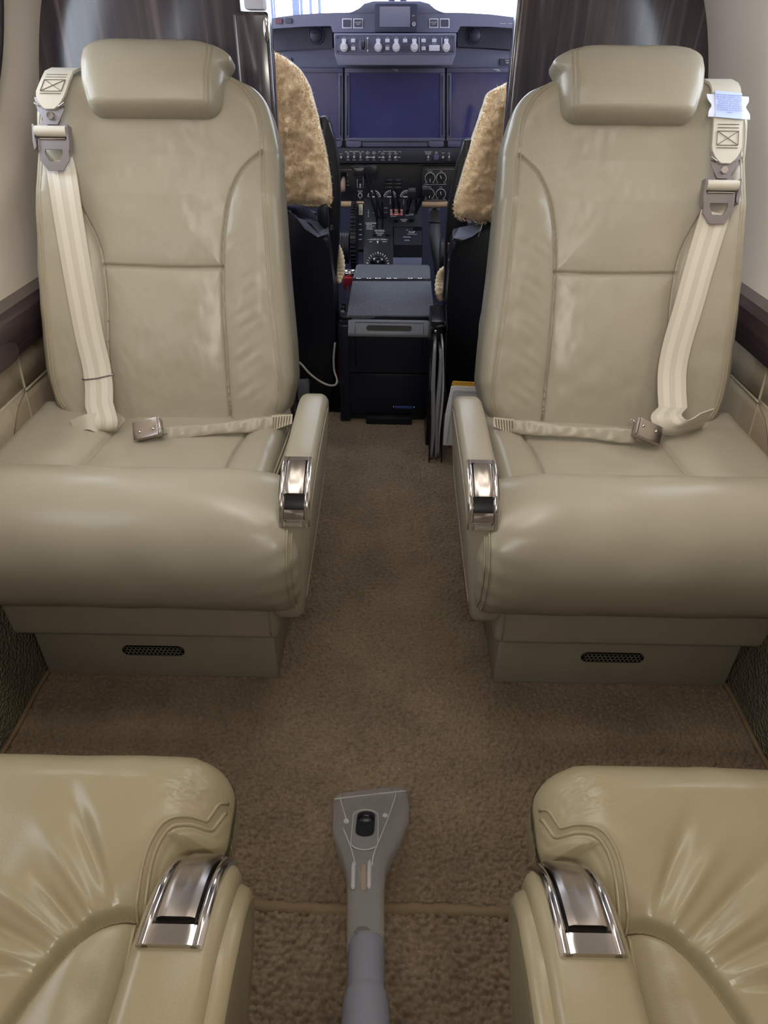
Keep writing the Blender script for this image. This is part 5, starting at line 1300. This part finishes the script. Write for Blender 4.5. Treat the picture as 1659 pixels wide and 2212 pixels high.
for px, py in ((808, 507), (836, 507)):
    c = pd(px, py, 0.001); B().cyl(c, c+PN*0.008, 0.0066, 0.006, 16).done('friction_knob', BLACK, tq)
def ptext(px, py, words, size_px, align='CENTER', lead=1.05):
    s = float(np.linalg.norm(pd(px, py)-pd(px, py+size_px)))*1.35
    lettering('printed_words', words, pd(px, py, 0.0022), XR, tuple(PUP), s, WHITE_INK, tq, lead, align, off=0.0003)
ptext(820, 499.5, ['REVERSE'], 3.8); ptext(820, 506.5, ['FRICTION', 'LOCK'], 2.6); ptext(816, 518, ['AILERON TRIM'], 3.4)
ptext(801, 523, ['LEFT'], 2.4); ptext(831, 523, ['RIGHT'], 2.4); ptext(789, 483, ['CAUTION'], 3.6, 'LEFT'); ptext(791, 491, ['REVERSE', 'ONLY WITH', 'ENGINES', 'RUNNING'], 2.2, 'LEFT')
ptext(889.5, 502.5, ['FLAP'], 4.4); ptext(879, 498, ['UP'], 2.4); ptext(879, 513, ['APPROACH'], 2.2); ptext(879, 520, ['DOWN'], 2.2)
ptext(889, 464.5, ['FUEL'], 3.0); ptext(880, 466, ['CUTOFF'], 1.8); ptext(872, 477, ['FRICTION', 'LOCK'], 2.3); ptext(850, 468.5, ['FEATHER'], 2.2)
ptext(862, 560, ['LDG'], 2.2); ptext(898, 560, ['NIGHT'], 2.2)
ptext(796, 462, ['I', 'D', 'L', 'E'], 3.0); ptext(843, 436, ['P', 'R', 'O', 'P'], 2.2); ptext(872, 438, ['F', 'U', 'E', 'L'], 2.4)
for (a, b, c_, d) in ((806, 450, 811, 450), (830, 450, 837, 450), (806, 460, 811, 460), (830, 460, 837, 460), (880, 506.5, 901, 506.5), (794, 518, 802, 518), (830, 518, 838, 518)):
    V, F = sweep_tube([pd(a, b, 0.0015), pd(c_, d, 0.0015)], 0.0007, 5); mesh('printed_line', V, F, WHITE_INK, tq, False)
mesh('printed_arrow', [pd(813.5, 521, 0.0012), pd(818, 521, 0.0012), pd(815.8, 527, 0.0012)], [(0, 1, 2)], WHITE_INK, tq, False)
# aileron trim knob with its ring of white ticks
c = pd(816, 572, 0.002)
kn = B().sphere(c, 0.0285, (1, 0.6, 1), 32).done('trim_knob', mat('gloss_black_knob', (14, 14, 18), 0.14, coat=0.6), tq)
for k, a in enumerate(np.linspace(0.12, PI-0.12, 13)):
    r0, r1 = 0.0335, 0.039 if k % 3 else 0.040
    d = np.array([1.0, 0, 0])*math.cos(a)+PUP*math.sin(a)*1.18
    V, F = sweep_tube([c+d*r0-PN*0.001, c+d*r1-PN*0.001], 0.0020 if k in (0, 6, 12) else 0.0011, 6); mesh('dial_tick', V, F, WHITE_INK, tq, False)
# elevator trim wheel and its scale, left of the levers
wc = np.array([pd(763, 520)[0], 2.58, 0.42])
b = B(); b.cyl(wc+np.array([-0.009, 0, 0]), wc+np.array([0.009, 0, 0]), 0.125, n=56)
tw = b.done('trim_wheel', mat('trim_wheel_black', (24, 24, 28), 0.25), tq)
for k in range(56):
    a = 2*PI*k/56; e = wc+np.array([0, math.cos(a)*0.125, math.sin(a)*0.125])
    if e[1] < 2.585:
        V, F = sweep_tube([e+np.array([-0.009, 0, 0]), e+np.array([0.009, 0, 0])], 0.0028, 6); mesh('wheel_rib', V, F, tw.data.materials[0], tw)
scale = slab_px('trim_scale', [(773.5, 440), (784.5, 440), (784.5, 540), (773.5, 540)], 0.004, 0.02, BLACK, tq, 0.001)
slab_px('scale_window', [(775, 443), (783.5, 443), (783.5, 466), (775, 466)], 0.0052, 0.001, mat('scale_cream', (200, 198, 170), 0.5), tq)
for y_ in (447, 451, 455, 459): slab_px('scale_tick', [(778, y_), (781, y_), (781, y_+0.8), (778, y_+0.8)], 0.0058, 0.0005, PED_BLACK, tq)
for y_ in (485, 497, 508, 518): slab_px('scale_bar', [(775.5, y_), (781.5, y_), (781.5, y_+1.2), (775.5, y_+1.2)], 0.0048, 0.0006, WHITE_INK, tq)
ptext(778.5, 475, ['0'], 3.0); ptext(778.5, 491.5, ['DN'], 3.2); ptext(778.5, 513.5, ['DN'], 3.2)

# ducts and drums either side of the pedestal
V, F = sweep_tube(spline([at(938, 452, 2.66), at(939, 485, 2.64), at(940, 520, 2.60), at(948, 560, 2.56), at(952, 600, 2.54)], 24), 0.021, 18)
dh = mesh('air_duct', V, F, mat('grey_duct_fabric', (92, 93, 100), 0.6, bump=('noise', 60, 0.4, 0.004)), None, origin=tuple(at(940, 560, 2.58))); props(dh, 'grey flexible air duct hanging right of the centre pedestal', 'duct')
p = at(939, 478, 2.645)
V, F = sweep_tube([p+np.array([0.0225*math.cos(a), 0.0225*math.sin(a), 0]) for a in np.linspace(0, 2*PI, 24, endpoint=False)], 0.003, 8, closed=True); mesh('hose_clamp', V, F, BLACK, dh)
c = at(744, 535, 2.62); d = B().cyl(c+np.array([-0.022, 0, 0]), c+np.array([0.018, 0, 0]), 0.055, n=40)
dr = d.done('rudder_pedal_drum', mat('drum_grey', (58, 58, 62), 0.4), None, origin=tuple(c)); props(dr, 'dark grey ribbed drum left of the centre pedestal', 'mechanism')
for k in range(4):
    x = -0.016+0.009*k
    V, F = sweep_tube([c+np.array([x, 0.0555*math.cos(a), 0.0555*math.sin(a)]) for a in np.linspace(0, 2*PI, 36, endpoint=False)], 0.0012, 6, closed=True); mesh('drum_rib', V, F, BLACK, dr)
c = at(960, 548, 2.46); dr2 = B().cyl(c+np.array([-0.016, 0, 0]), c+np.array([0.016, 0, 0]), 0.05, n=40).done('seat_track_drum', mat('drum_grey', (58, 58, 62), 0.4), None, origin=tuple(c)); props(dr2, 'rounded grey housing beside the right cockpit seat, below the duct', 'mechanism')

# yoke horn right of the displays
p = at(1036, 258, 2.42)
yk = B().tube(spline([p+np.array([-0.006, 0.02, -0.07]), p+np.array([-0.002, 0, -0.03]), p, p+np.array([0.012, 0, 0.012])], 14), 0.010, 12).done('control_yoke_horn', BLACK, None, origin=tuple(p+np.array([0, 0, -0.07]))); props(yk, 'black control yoke horn with a white button, beside the right sheepskin', 'control yoke')
B().cyl(p+np.array([0.0, -0.012, 0.0]), p+np.array([0.0, -0.006, 0.0]), 0.0042, n=14).done('white_button', WHITE_INK, yk)
V, F = sweep_tube([p+np.array([-0.006, 0.02, -0.07]), p+np.array([-0.02, 0.13, -0.10])], 0.014, 12); mesh('yoke_shaft', V, F, BLACK, yk)

# ================================================================== pilot seats with sheepskin covers
FLEECE = mat('sheepskin', (252, 222, 182), 0.95, sheen=0.6, var=(110, 0.12))
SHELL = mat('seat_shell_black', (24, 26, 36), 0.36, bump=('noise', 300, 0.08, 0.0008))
FACET = mat('seat_shell_grey', (112, 116, 132), 0.5, bump=('noise', 300, 0.1, 0.0008))  # highlight on the black shell's top facet, painted as lighter grey
def fleece(name, rows, y0, thick, parent, xfar, seed, m, extra=0.0):
    """rows: (z, inner |x| edge nearest the aisle, y shift); shaggy pillow from inner edge out to xfar"""
    R = np.array(rows); zs = np.linspace(R[0, 0], R[-1, 0], 280); xi = np.interp(zs, R[:, 0], R[:, 1])
    k = 5; xi = np.convolve(np.concatenate([np.full(k, xi[0]), xi, np.full(k, xi[-1])]), np.ones(2*k+1)/(2*k+1), 'valid')
    nx = 210; u = np.linspace(0, 1, nx)**1.15
    S = xi[:, None]+(xfar-xi)[:, None]*u[None, :]; Z = np.repeat(zs[:, None], nx, 1)
    ring = np.concatenate([np.stack([np.full(len(zs), xfar), zs], -1)[::-1], np.stack([xi, zs], -1)]); ring = np.stack([xi, zs], -1)
    ring = np.concatenate([[[xfar, zs[0]]], ring, [[xfar, zs[-1]]]])
    D = dist_poly(S, Z, ring)
    H = rnd_edge(D, thick)
    fz = vnoise(S*75+seed, Z*75, seed)*0.0045+vnoise(S*120, Z*120+seed, seed+1)*0.0026+vnoise(S*30, Z*34, seed+2)*0.005
    H = H+fz
    P = np.stack([m*S, y0-H, Z], -1)
    o = sheet(name, P, FLEECE, parent, True, thick=(0, 0.06, 0))
    rnd = np.random.RandomState(seed); N = 42000; f = P.reshape(-1, 3)
    wgt = np.gradient(u); wgt = np.tile(wgt, len(zs)); wgt /= wgt.sum()
    p = f[rnd.choice(len(f), N, p=wgt)]+rnd.randn(N, 3)*0.0012
    gx = np.gradient(P, axis=1); d = rnd.randn(N, 3)*0.75+np.array([0, -0.8, -0.35]); d /= np.linalg.norm(d, axis=1, keepdims=True)
    w = np.cross(d, rnd.randn(N, 3)); w /= np.linalg.norm(w, axis=1, keepdims=True); l = (0.004+0.006*rnd.rand(N))[:, None]
    V = np.stack([p-w*0.0007, p+w*0.0007, p+d*l], 1).reshape(-1, 3)
    h = npmesh('wool_pile', V, np.arange(3*N).reshape(-1, 3), FLEECE, o, False); props(h, kind='stuff')
    return o
def strands(name, pts, parent, seed, n=500, L=0.010):
    """short wool tufts standing off an edge line"""
    rnd = np.random.RandomState(seed); V = []; F = []
    P = spline(pts, 200); ctr = P.mean(0)
    for _ in range(n):
        p = P[rnd.randint(200)]+rnd.randn(3)*0.002; d = p-ctr; d[1] = 0; d /= np.linalg.norm(d)+1e-9; d = d+rnd.randn(3)*0.7; d /= np.linalg.norm(d)
        l = L*(0.4+rnd.rand()*0.8); w = np.cross(d, rnd.randn(3)); w /= np.linalg.norm(w); b = len(V)
        V += [p-w*0.0012, p+w*0.0012, p+d*l]; F.append((b, b+1, b+2))
    o = mesh(name, V, F, FLEECE, parent); props(o, kind='stuff'); return o

def shell_poly(name, px_pts, y, depth, m, parent, bev=0.006):
    return prism_px(name, px_pts, y, depth, m, parent, bev, True)
# left (pilot side, left of the aisle)
pl_ = thing('cockpit_seat', (-0.30, 2.10, 0.0), 'black cockpit seat with a tan sheepskin cover, seen past the left doorway post', 'seat', 'sheepskin covered cockpit seats')
rowsL = []
for px, py in ((700, 447), (711, 440), (713, 425), (709, 390), (703, 350), (697, 320), (688, 285), (680, 255), (671, 222), (664, 195), (655, 175), (640, 152), (622, 137), (604, 124), (588, 116), (570, 112)):
    q = at(px, py, 2.03); rowsL.append((q[2], -q[0]))
fc = fleece('sheepskin_cover', rowsL, 2.07, 0.045, pl_, 0.50, 3, -1)
strands('wool_tufts', [(-a, 2.05, z) for z, a in rowsL], fc, 4, 700, 0.011)
shell_poly('back_frame', [(690, 252), (703, 250), (712, 262), (722, 300), (731, 360), (734.5, 430), (732, 520), (727, 590), (719, 640), (700, 640), (690, 400)], 2.12, 0.05, SHELL, pl_)
shell_poly('lower_shell', [(560, 450), (640, 462), (668, 490), (708, 514), (712, 540), (719, 600), (724, 680), (725, 760), (722, 842), (715, 862), (560, 868)], 2.03, 0.16, SHELL, pl_, 0.010)
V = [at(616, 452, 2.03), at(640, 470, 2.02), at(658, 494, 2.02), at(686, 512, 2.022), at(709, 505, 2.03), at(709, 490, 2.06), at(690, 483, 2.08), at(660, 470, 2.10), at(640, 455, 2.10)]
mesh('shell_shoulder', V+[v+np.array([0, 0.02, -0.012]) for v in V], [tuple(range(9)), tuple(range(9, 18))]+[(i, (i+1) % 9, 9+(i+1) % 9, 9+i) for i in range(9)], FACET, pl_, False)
shell_poly('side_bolster', [(684, 455), (700, 443), (706, 446), (710, 490), (702, 497), (686, 480)], 2.02, 0.05, SHELL, pl_, 0.004)
p = at(715, 492, 2.05); B().cyl(p, p+np.array([0.006, -0.002, 0]), 0.008, n=14).done('seat_bolt', STEEL, pl_)
V, F = sweep_tube(spline([at(728, 528, 2.20), at(733, 552, 2.22), at(736, 585, 2.22), at(732, 612, 2.20)], 30), [0.004+0.011*math.sin(PI*min(1, max(0.08, t)))+0.0016*math.sin(t*70) for t in np.linspace(0.05, 0.97, 30)], 14)
mesh('seat_edge_fleece', V, F, FLEECE, pl_)
b = B().box(tuple(at(622, 868, 2.03)), tuple(at(712, 840, 2.03)+np.array([0, 0.2, 0])), 0.004); b.done('seat_base', SHELL, pl_)
# right
pr_ = thing('cockpit_seat', (0.30, 2.12, 0.0), 'black cockpit seat with a tan sheepskin cover, seen past the right doorway edge', 'seat', 'sheepskin covered cockpit seats')
rowsR = []
for px, py in ((1052, 484), (1020, 480), (995, 474), (986, 464), (984, 448), (988, 430), (997, 400), (1007, 365), (1017, 335), (1027, 300), (1036, 275), (1045, 250), (1052, 228), (1058, 208), (1070, 199), (1088, 191), (1104, 182), (1120, 176), (1135, 172)):
    q = at(px, py, 2.05); rowsR.append((q[2], q[0]))
fc = fleece('sheepskin_cover', rowsR, 2.09, 0.045, pr_, 0.50, 8, 1)
strands('wool_tufts', [(a, 2.07, z) for z, a in rowsR], fc, 9, 700, 0.009)
shell_poly('back_frame', [(1020, 300), (1001, 302), (990, 345), (978, 400), (968, 450), (963, 520), (960, 590), (958, 640), (962, 660), (985, 660), (1010, 500)], 2.13, 0.05, SHELL, pr_)
shell_poly('lower_shell', [(1110, 480), (1060, 488), (1035, 500), (1005, 520), (978, 518), (972, 560), (966, 640), (961, 720), (962, 800), (966, 860), (1110, 866)], 2.04, 0.16, SHELL, pr_, 0.010)
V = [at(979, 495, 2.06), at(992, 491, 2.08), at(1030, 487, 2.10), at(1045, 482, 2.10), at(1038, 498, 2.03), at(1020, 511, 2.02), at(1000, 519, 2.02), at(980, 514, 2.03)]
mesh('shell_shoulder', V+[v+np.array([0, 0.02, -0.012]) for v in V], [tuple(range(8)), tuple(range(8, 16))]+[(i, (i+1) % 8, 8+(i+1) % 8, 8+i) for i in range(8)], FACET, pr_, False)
for py in (535, 570, 660):
    p = at(969, py, 2.06); B().box(tuple(p+np.array([-0.003, -0.003, -0.014])), tuple(p+np.array([0.002, 0.003, 0.014])), 0.001).done('seat_clip', STEEL, pr_)
V, F = sweep_tube(spline([at(962, 578, 2.20), at(953, 590, 2.22), at(949, 610, 2.22), at(948, 635, 2.20), at(952, 650, 2.2)], 30), [0.004+0.010*math.sin(PI*min(1, max(0.08, t)))+0.0016*math.sin(t*70) for t in np.linspace(0.05, 0.97, 30)], 14)
mesh('seat_edge_fleece', V, F, FLEECE, pr_)
V, F = sweep_tube(spline([at(1042, 480, 2.05), at(1040, 492, 2.03), at(1036, 503, 2.03), at(1033, 512, 2.03)], 16), 0.0009, 5); mesh('loose_thread', V, F, WHITE_PAPER, pr_)
B().box(tuple(at(975, 868, 2.04)), tuple(at(1080, 840, 2.04)+np.array([0, 0.2, 0])), 0.004).done('seat_base', SHELL, pr_)

# ================================================================== console cabinet between the cockpit seats
cc = thing('console_cabinet', (-0.012, 2.08, 0.0), 'black cabinet with a carpet-covered hinged lid at the end of the aisle', 'cabinet')
CAB = mat('cabinet_black', (26, 28, 42), 0.34, bump=('noise', 420, 0.22, 0.0008))
CABG = mat('cabinet_grey_top', (128, 130, 138), 0.45, bump=('noise', 420, 0.25, 0.0008))  # light caught by the upturned band is put into this paler colour
B().box((-0.158, 1.962, 0.006), (0.135, 2.42, 0.330), 0.006, 3).done('body', CAB, cc)
dx0, dx1 = -0.131, 0.116
dr = B().box((dx0, 1.944, 0.168), (dx1, 1.968, 0.300), 0.010, 4).done('flap_door', CAB, cc)
V, F = prism([(1.9400, 0.288), (1.9385, 0.294), (1.9395, 0.299), (1.9615, 0.3305), (1.972, 0.3305), (1.972, 0.288)], lambda y, z: (dx0+0.001, y, z), (dx1-dx0-0.002, 0, 0))
b = B().add(V, F); bmesh.ops.bevel(b.bm, geom=b.bm.edges[:], offset=0.0015, segments=2, profile=0.5, affect='EDGES', clamp_overlap=True); b.done('flap_top_band', CABG, dr)
for x in (dx0+0.022, dx1-0.022): B().box((x-0.0012, 1.9435, 0.19), (x+0.0012, 1.946, 0.285)).done('panel_gap', BLACK_GAP, dr)
V, F = sweep_tube([(dx0+0.022, 1.9395, 0.298), (dx0+0.022, 1.9580, 0.3252), (dx1-0.022, 1.9580, 0.3252), (dx1-0.022, 1.9395, 0.298)], 0.0011, 6); mesh('panel_gap', V, F, BLACK_GAP, dr)
out = [(-0.008+sx*0.060+0.0075*math.cos(a), 0.312+0.0065*math.sin(a)) for sx, aa in ((1, np.linspace(-PI/2, PI/2, 9)), (-1, np.linspace(PI/2, 1.5*PI, 9))) for a in aa]
V, F = prism(out, lambda x, z: (x, 1.9395+(z-0.299)*0.6984-0.0008, z+0.0006), (0, 0.002, -0.0014)); mesh('pull_slot', V, F, BLACK_GAP, dr, False)
B().box((dx0-0.002, 1.952, 0.030), (dx1+0.004, 1.97, 0.166), 0.004, 2).done('lower_door', CAB, cc)
for x0, x1 in ((-0.160, -0.128), (0.116, 0.139)): B().box((x0, 1.948, 0.004), (x1, 1.99, 0.318), 0.004, 2).done('side_rail', CAB, cc)
B().box((-0.078, 1.935, -0.002), (0.070, 1.975, 0.026), 0.004, 2).done('foot', BLACK, cc)
cn = B().box((0.014, 1.9475, 0.0505), (0.070, 1.955, 0.0585), 0.001, 2).done('blue_connector', mat('connector_blue', (58, 78, 140), 0.4), cc)
for x in (0.010, 0.075):
    p = Vector((x, 1.950, 0.0545)); B().sphere(p, 0.0030, (1, 0.6, 1), 12).done('connector_screw', CHROME, cn)
# carpeted lid in two hinged panels, rising gently forward
LIDC = mat('lid_carpet', (108, 110, 118), 0.95, bump=('noise', 480, 1.0, 0.003), var=(420, 0.45))
LP0 = at(845, 682, 1.970); LP1 = at(845, 571, 2.40); ls = LP1-LP0; ls[0] = 0; LN = np.cross(np.array([1.0, 0, 0]), ls); LN /= np.linalg.norm(LN)
def ld(px, py, l=0.0): return at_plane(px, py, LP0, LN)+LN*l
def lid_panel(name, pts, m, th=0.012, bev=0.002):
    V, F = prism(pts, lambda a, b: ld(a, b, 0), tuple(-LN*th)); b = B().add(V, F)
    bmesh.ops.bevel(b.bm, geom=b.bm.edges[:], offset=bev, segments=2, profile=0.5, affect='EDGES', clamp_overlap=True)
    return b.done(name, m, cc, False)
lid_panel('lid_panel', [(749, 681), (939, 681), (931, 607), (761, 607)], LIDC)
lid_panel('lid_panel', [(762, 600), (930, 602), (929, 576), (925, 572), (774, 570.5), (769.5, 573)], LIDC)
h = slab = None
V, F = prism([(761, 607.5), (931, 608), (931, 600.5), (762, 599.5)], lambda a, b: ld(a, b, -0.002), tuple(-LN*0.01)); hg = mesh('hinge_bed', V, F, BLACK, cc, False)
for x0, x1 in ((767, 780), (790, 802), (808, 824), (833, 846), (850, 858), (880, 893), (902, 913)):
    V, F = sweep_tube([ld(x0, 602.5, 0.0005), ld(x1, 602.7, 0.0005)], 0.0032, 10); mesh('hinge_knuckle', V, F, CHROME, hg)
B().box((-0.151, 1.972, 0.326), (0.137, 2.00, 0.3415), 0.003, 2).done('lid_front_rail', CAB, cc)
for x0, x1 in ((-0.152, -0.120), (0.107, 0.138)):
    br_ = B().box((x0, 1.963, 0.324), (x1, 1.977, 0.3405), 0.004, 2).done('corner_bracket', SHELL, cc)
    for y_ in (1.97, 2.00, 2.03, 2.06):
        B().box((x0-0.004 if x0 < 0 else x1-0.008, y_, 0.322), (x0+0.008 if x0 < 0 else x1+0.004, y_+0.018, 0.340+(y_-1.97)*0.1), 0.002, 1).done('side_catch', SHELL if y_ != 2.00 else GUNMETAL, br_)

# ================================================================== loose things round the cabinet
# black file folder with papers, leaning against the right cockpit seat
fo = thing('document_folder', tuple(at(945, 1008, 1.70)), 'tall black document folder with grey plastic sleeves, standing right of the cabinet', 'folder')
FBL = mat('folder_black', (16, 17, 22), 0.3)
y0, y1 = 1.70, 1.99
def board(name, xb, yb, xt, yt, zb, zt, y_len, th, m, parent, lean=0.0):
    V = []
    for dz, x in ((zb, xb), (zt, xt)):
        V += [(x, yb if dz == zb else yt, dz), (x+th, yb if dz == zb else yt, dz), (x+th+lean, (yb if dz == zb else yt)+y_len, dz), (x+lean, (yb if dz == zb else yt)+y_len, dz)]
    return mesh(name, V, [(0, 1, 2, 3), (4, 5, 6, 7), (0, 1, 5, 4), (1, 2, 6, 5), (2, 3, 7, 6), (3, 0, 4, 7)], m, parent, False)
board('cover', 0.114, 1.70, 0.105, 1.72, 0.000, 0.365, 0.215, 0.003, FBL, fo, 0.01)
board('cover', 0.150, 1.70, 0.143, 1.72, 0.000, 0.390, 0.215, 0.003, FBL, fo, 0.01)
B().box((0.108, 1.80, 0.0), (0.146, 1.938, 0.386), 0.004, 2).done('spine', FBL, fo)
V, F = sweep_tube(spline([(0.108, 1.80, 0.37), (0.110, 1.74, 0.385), (0.126, 1.725, 0.398), (0.142, 1.735, 0.396), (0.144, 1.80, 0.385)], 20), 0.003, 8); mesh('handle_loop', V, F, FBL, fo)
SLEEVE = mat('grey_sleeve', (150, 152, 158), 0.25, spec=0.6)
for k, (xb, xt, zt, w, yy) in enumerate(((0.1175, 0.1100, 0.352, 0.012, 1.712), (0.1310, 0.1265, 0.330, 0.010, 1.707), (0.1425, 0.1365, 0.352, 0.0055, 1.715))):
    n = 20; V = []
    for i, u in enumerate(np.linspace(0, 1, n)):
        x = xb+(xt-xb)*u+0.0022*math.sin(u*7+k*1.7); z = 0.008+(zt-0.008)*u; y = yy+0.006*math.sin(u*5+k)
        V += [(x, y, z), (x+w*(0.5+0.5*math.sin(PI*u*0.9+0.2)), y-0.003, z), (x+w, y+0.09, z), (x, y+0.09, z)]
    F = [(i*4+a, i*4+(a+1) % 4, (i+1)*4+(a+1) % 4, (i+1)*4+a) for i in range(n-1) for a in range(4)]+[(0, 1, 2, 3), tuple(range((n-1)*4, n*4))]
    mesh('plastic_sleeve', V, F, SLEEVE if k != 2 else mat('clear_sleeve', (184, 186, 190), 0.2), fo)
B().sphere(at(941, 716, 1.722), 0.004, (1, 0.5, 1), 12).done('clasp', CHROME, fo)
# white booklet with yellow tab strip
bk = thing('tabbed_booklet', tuple(at(1000, 958, 1.62)), 'white booklet with a yellow index strip, behind the right armrest', 'booklet')
P = [(957, 962), (962, 900), (975, 838), (980, 834), (1050, 838), (1050, 962)]
prism_px('pages', P, 1.62, 0.012, WHITE_PAPER, bk, 0.001)
prism_px('cover_sheet', [(963, 962), (978, 846), (984, 842), (1050, 846), (1050, 962)], 1.618, 0.002, mat('pale_grey_sheet', (206, 207, 212), 0.6), bk)
V, F = sweep_tube([at(a, b, 1.6175) for a, b in ((966, 958), (980, 850), (985, 846), (1050, 850))], 0.0005, 5); mesh('sheet_edge', V, F, mat('sheet_line', (150, 152, 160), 0.6), bk)
tb = prism_px('index_strip', [(976, 829), (979, 824), (1050, 828), (1050, 836), (976, 834)], 1.624, 0.004, mat('index_yellow', (222, 168, 62), 0.6), bk)
for k, ch in enumerate('2341'):
    text_px(987+k*10, 830, 1.6235, [ch], 3.4, bk, mat('index_ink', (92, 68, 30), 0.6))
# pale cable from behind the left seat
P = spline([at(630, 772, 1.93), at(650, 786, 1.93), at(668, 806, 1.93), at(690, 823, 1.93), at(710, 832, 1.93), at(725, 831, 1.95), at(728, 820, 1.98), at(722, 800, 2.0), at(721, 770, 2.0), at(724, 740, 2.0)], 60)
V, F = sweep_tube(P, 0.0032, 10); cb = mesh('white_cable', V, F, mat('cable_white', (206, 202, 190), 0.5), None, origin=tuple(P[0])); props(cb, 'pale cable looping over the left cockpit seat shell beside the cabin seat', 'cable')
fb = prism_px('seat_fitting', [(642, 866), (644, 826), (665, 825), (668, 832), (667, 866)], 1.96, 0.03, mat('fitting_grey', (120, 120, 128), 0.4), None, 0.003, origin=tuple(at(655, 866, 1.96))); props(fb, 'small grey bracket on the cockpit floor behind the left armrest', 'bracket')
# fire bottle, cup, straps between left seat and cabinet
c0 = at(727, 818, 2.245); c1 = at(729, 706, 2.275)
fe = B().cyl(c0, c1, 0.022, n=28).sphere(c1, 0.022, (1, 1, 0.8), 22).done('fire_bottle', mat('red_paint', (150, 26, 34), 0.3), None, origin=tuple(c0)); props(fe, 'red bottle standing in the gap left of the cabinet', 'extinguisher')
p = c1+np.array([0, 0, 0.018]); B().cyl(p, p+np.array([0, 0, 0.022]), 0.010, 0.008, 16).done('valve', BLACK, fe)
prism_px('label', [(721, 750), (727, 738), (729, 790), (722, 800)], 2.222, 0.002, mat('tan_label', (214, 196, 164), 0.6), fe)
rp = prism_px('red_pouch', [(742, 600), (764, 601), (760, 622), (750, 634), (741, 622)], 2.32, 0.05, mat('red_cloth', (150, 30, 40), 0.7), None, 0.004, True, origin=tuple(at(750, 632, 2.32))); props(rp, 'red pouch beside the cabinet lid, below the metal cup', 'pouch')
q0 = at(756, 594, 2.36); cp_ = thing('metal_cup', tuple(q0-np.array([0, 0, 0.03])), 'shiny metal cup ring left of the cabinet lid', 'cup')
b = B(); prof = [(0.0235, 0.012), (0.026, 0.0125), (0.026, 0.009), (0.023, 0.0), (0.020, -0.03), (0.0185, -0.03), (0.0215, 0.0)]
V = []; k = 30
for r, z in prof: V += [tuple(q0+np.array([r*math.cos(a), r*math.sin(a), z])) for a in np.linspace(0, 2*PI, k, endpoint=False)]
F = [(i*k+j, i*k+(j+1) % k, ((i+1) % 7)*k+(j+1) % k, ((i+1) % 7)*k+j) for i in range(7) for j in range(k)]
mesh('bowl', V, F, CHROME, cp_); B().cyl(q0+np.array([0, 0, -0.03]), q0+np.array([0, 0, -0.027]), 0.019, n=24).done('bottom', BLACK, cp_)
# white oval plate with green sheet, hanging on the back of the right cockpit seat
wp_ = thing('oval_plate', tuple(at(1050, 720, 1.93)), 'white rounded plate with a green sheet, half hidden behind the right cabin seat', 'plate')
prism_px('white_rim', spline([(1036, 700), (1034, 730), (1036, 756), (1044, 764), (1070, 764), (1078, 700), (1074, 660), (1052, 655), (1043, 666)], 40, closed=True), 1.93, 0.01, mat('white_plastic', (226, 226, 228), 0.4), wp_, 0.0)
prism_px('green_sheet', [(1042, 735), (1046, 690), (1052, 622), (1056, 616), (1076, 618), (1076, 735)], 1.926, 0.003, mat('green_sheet', (28, 96, 78), 0.5), wp_)
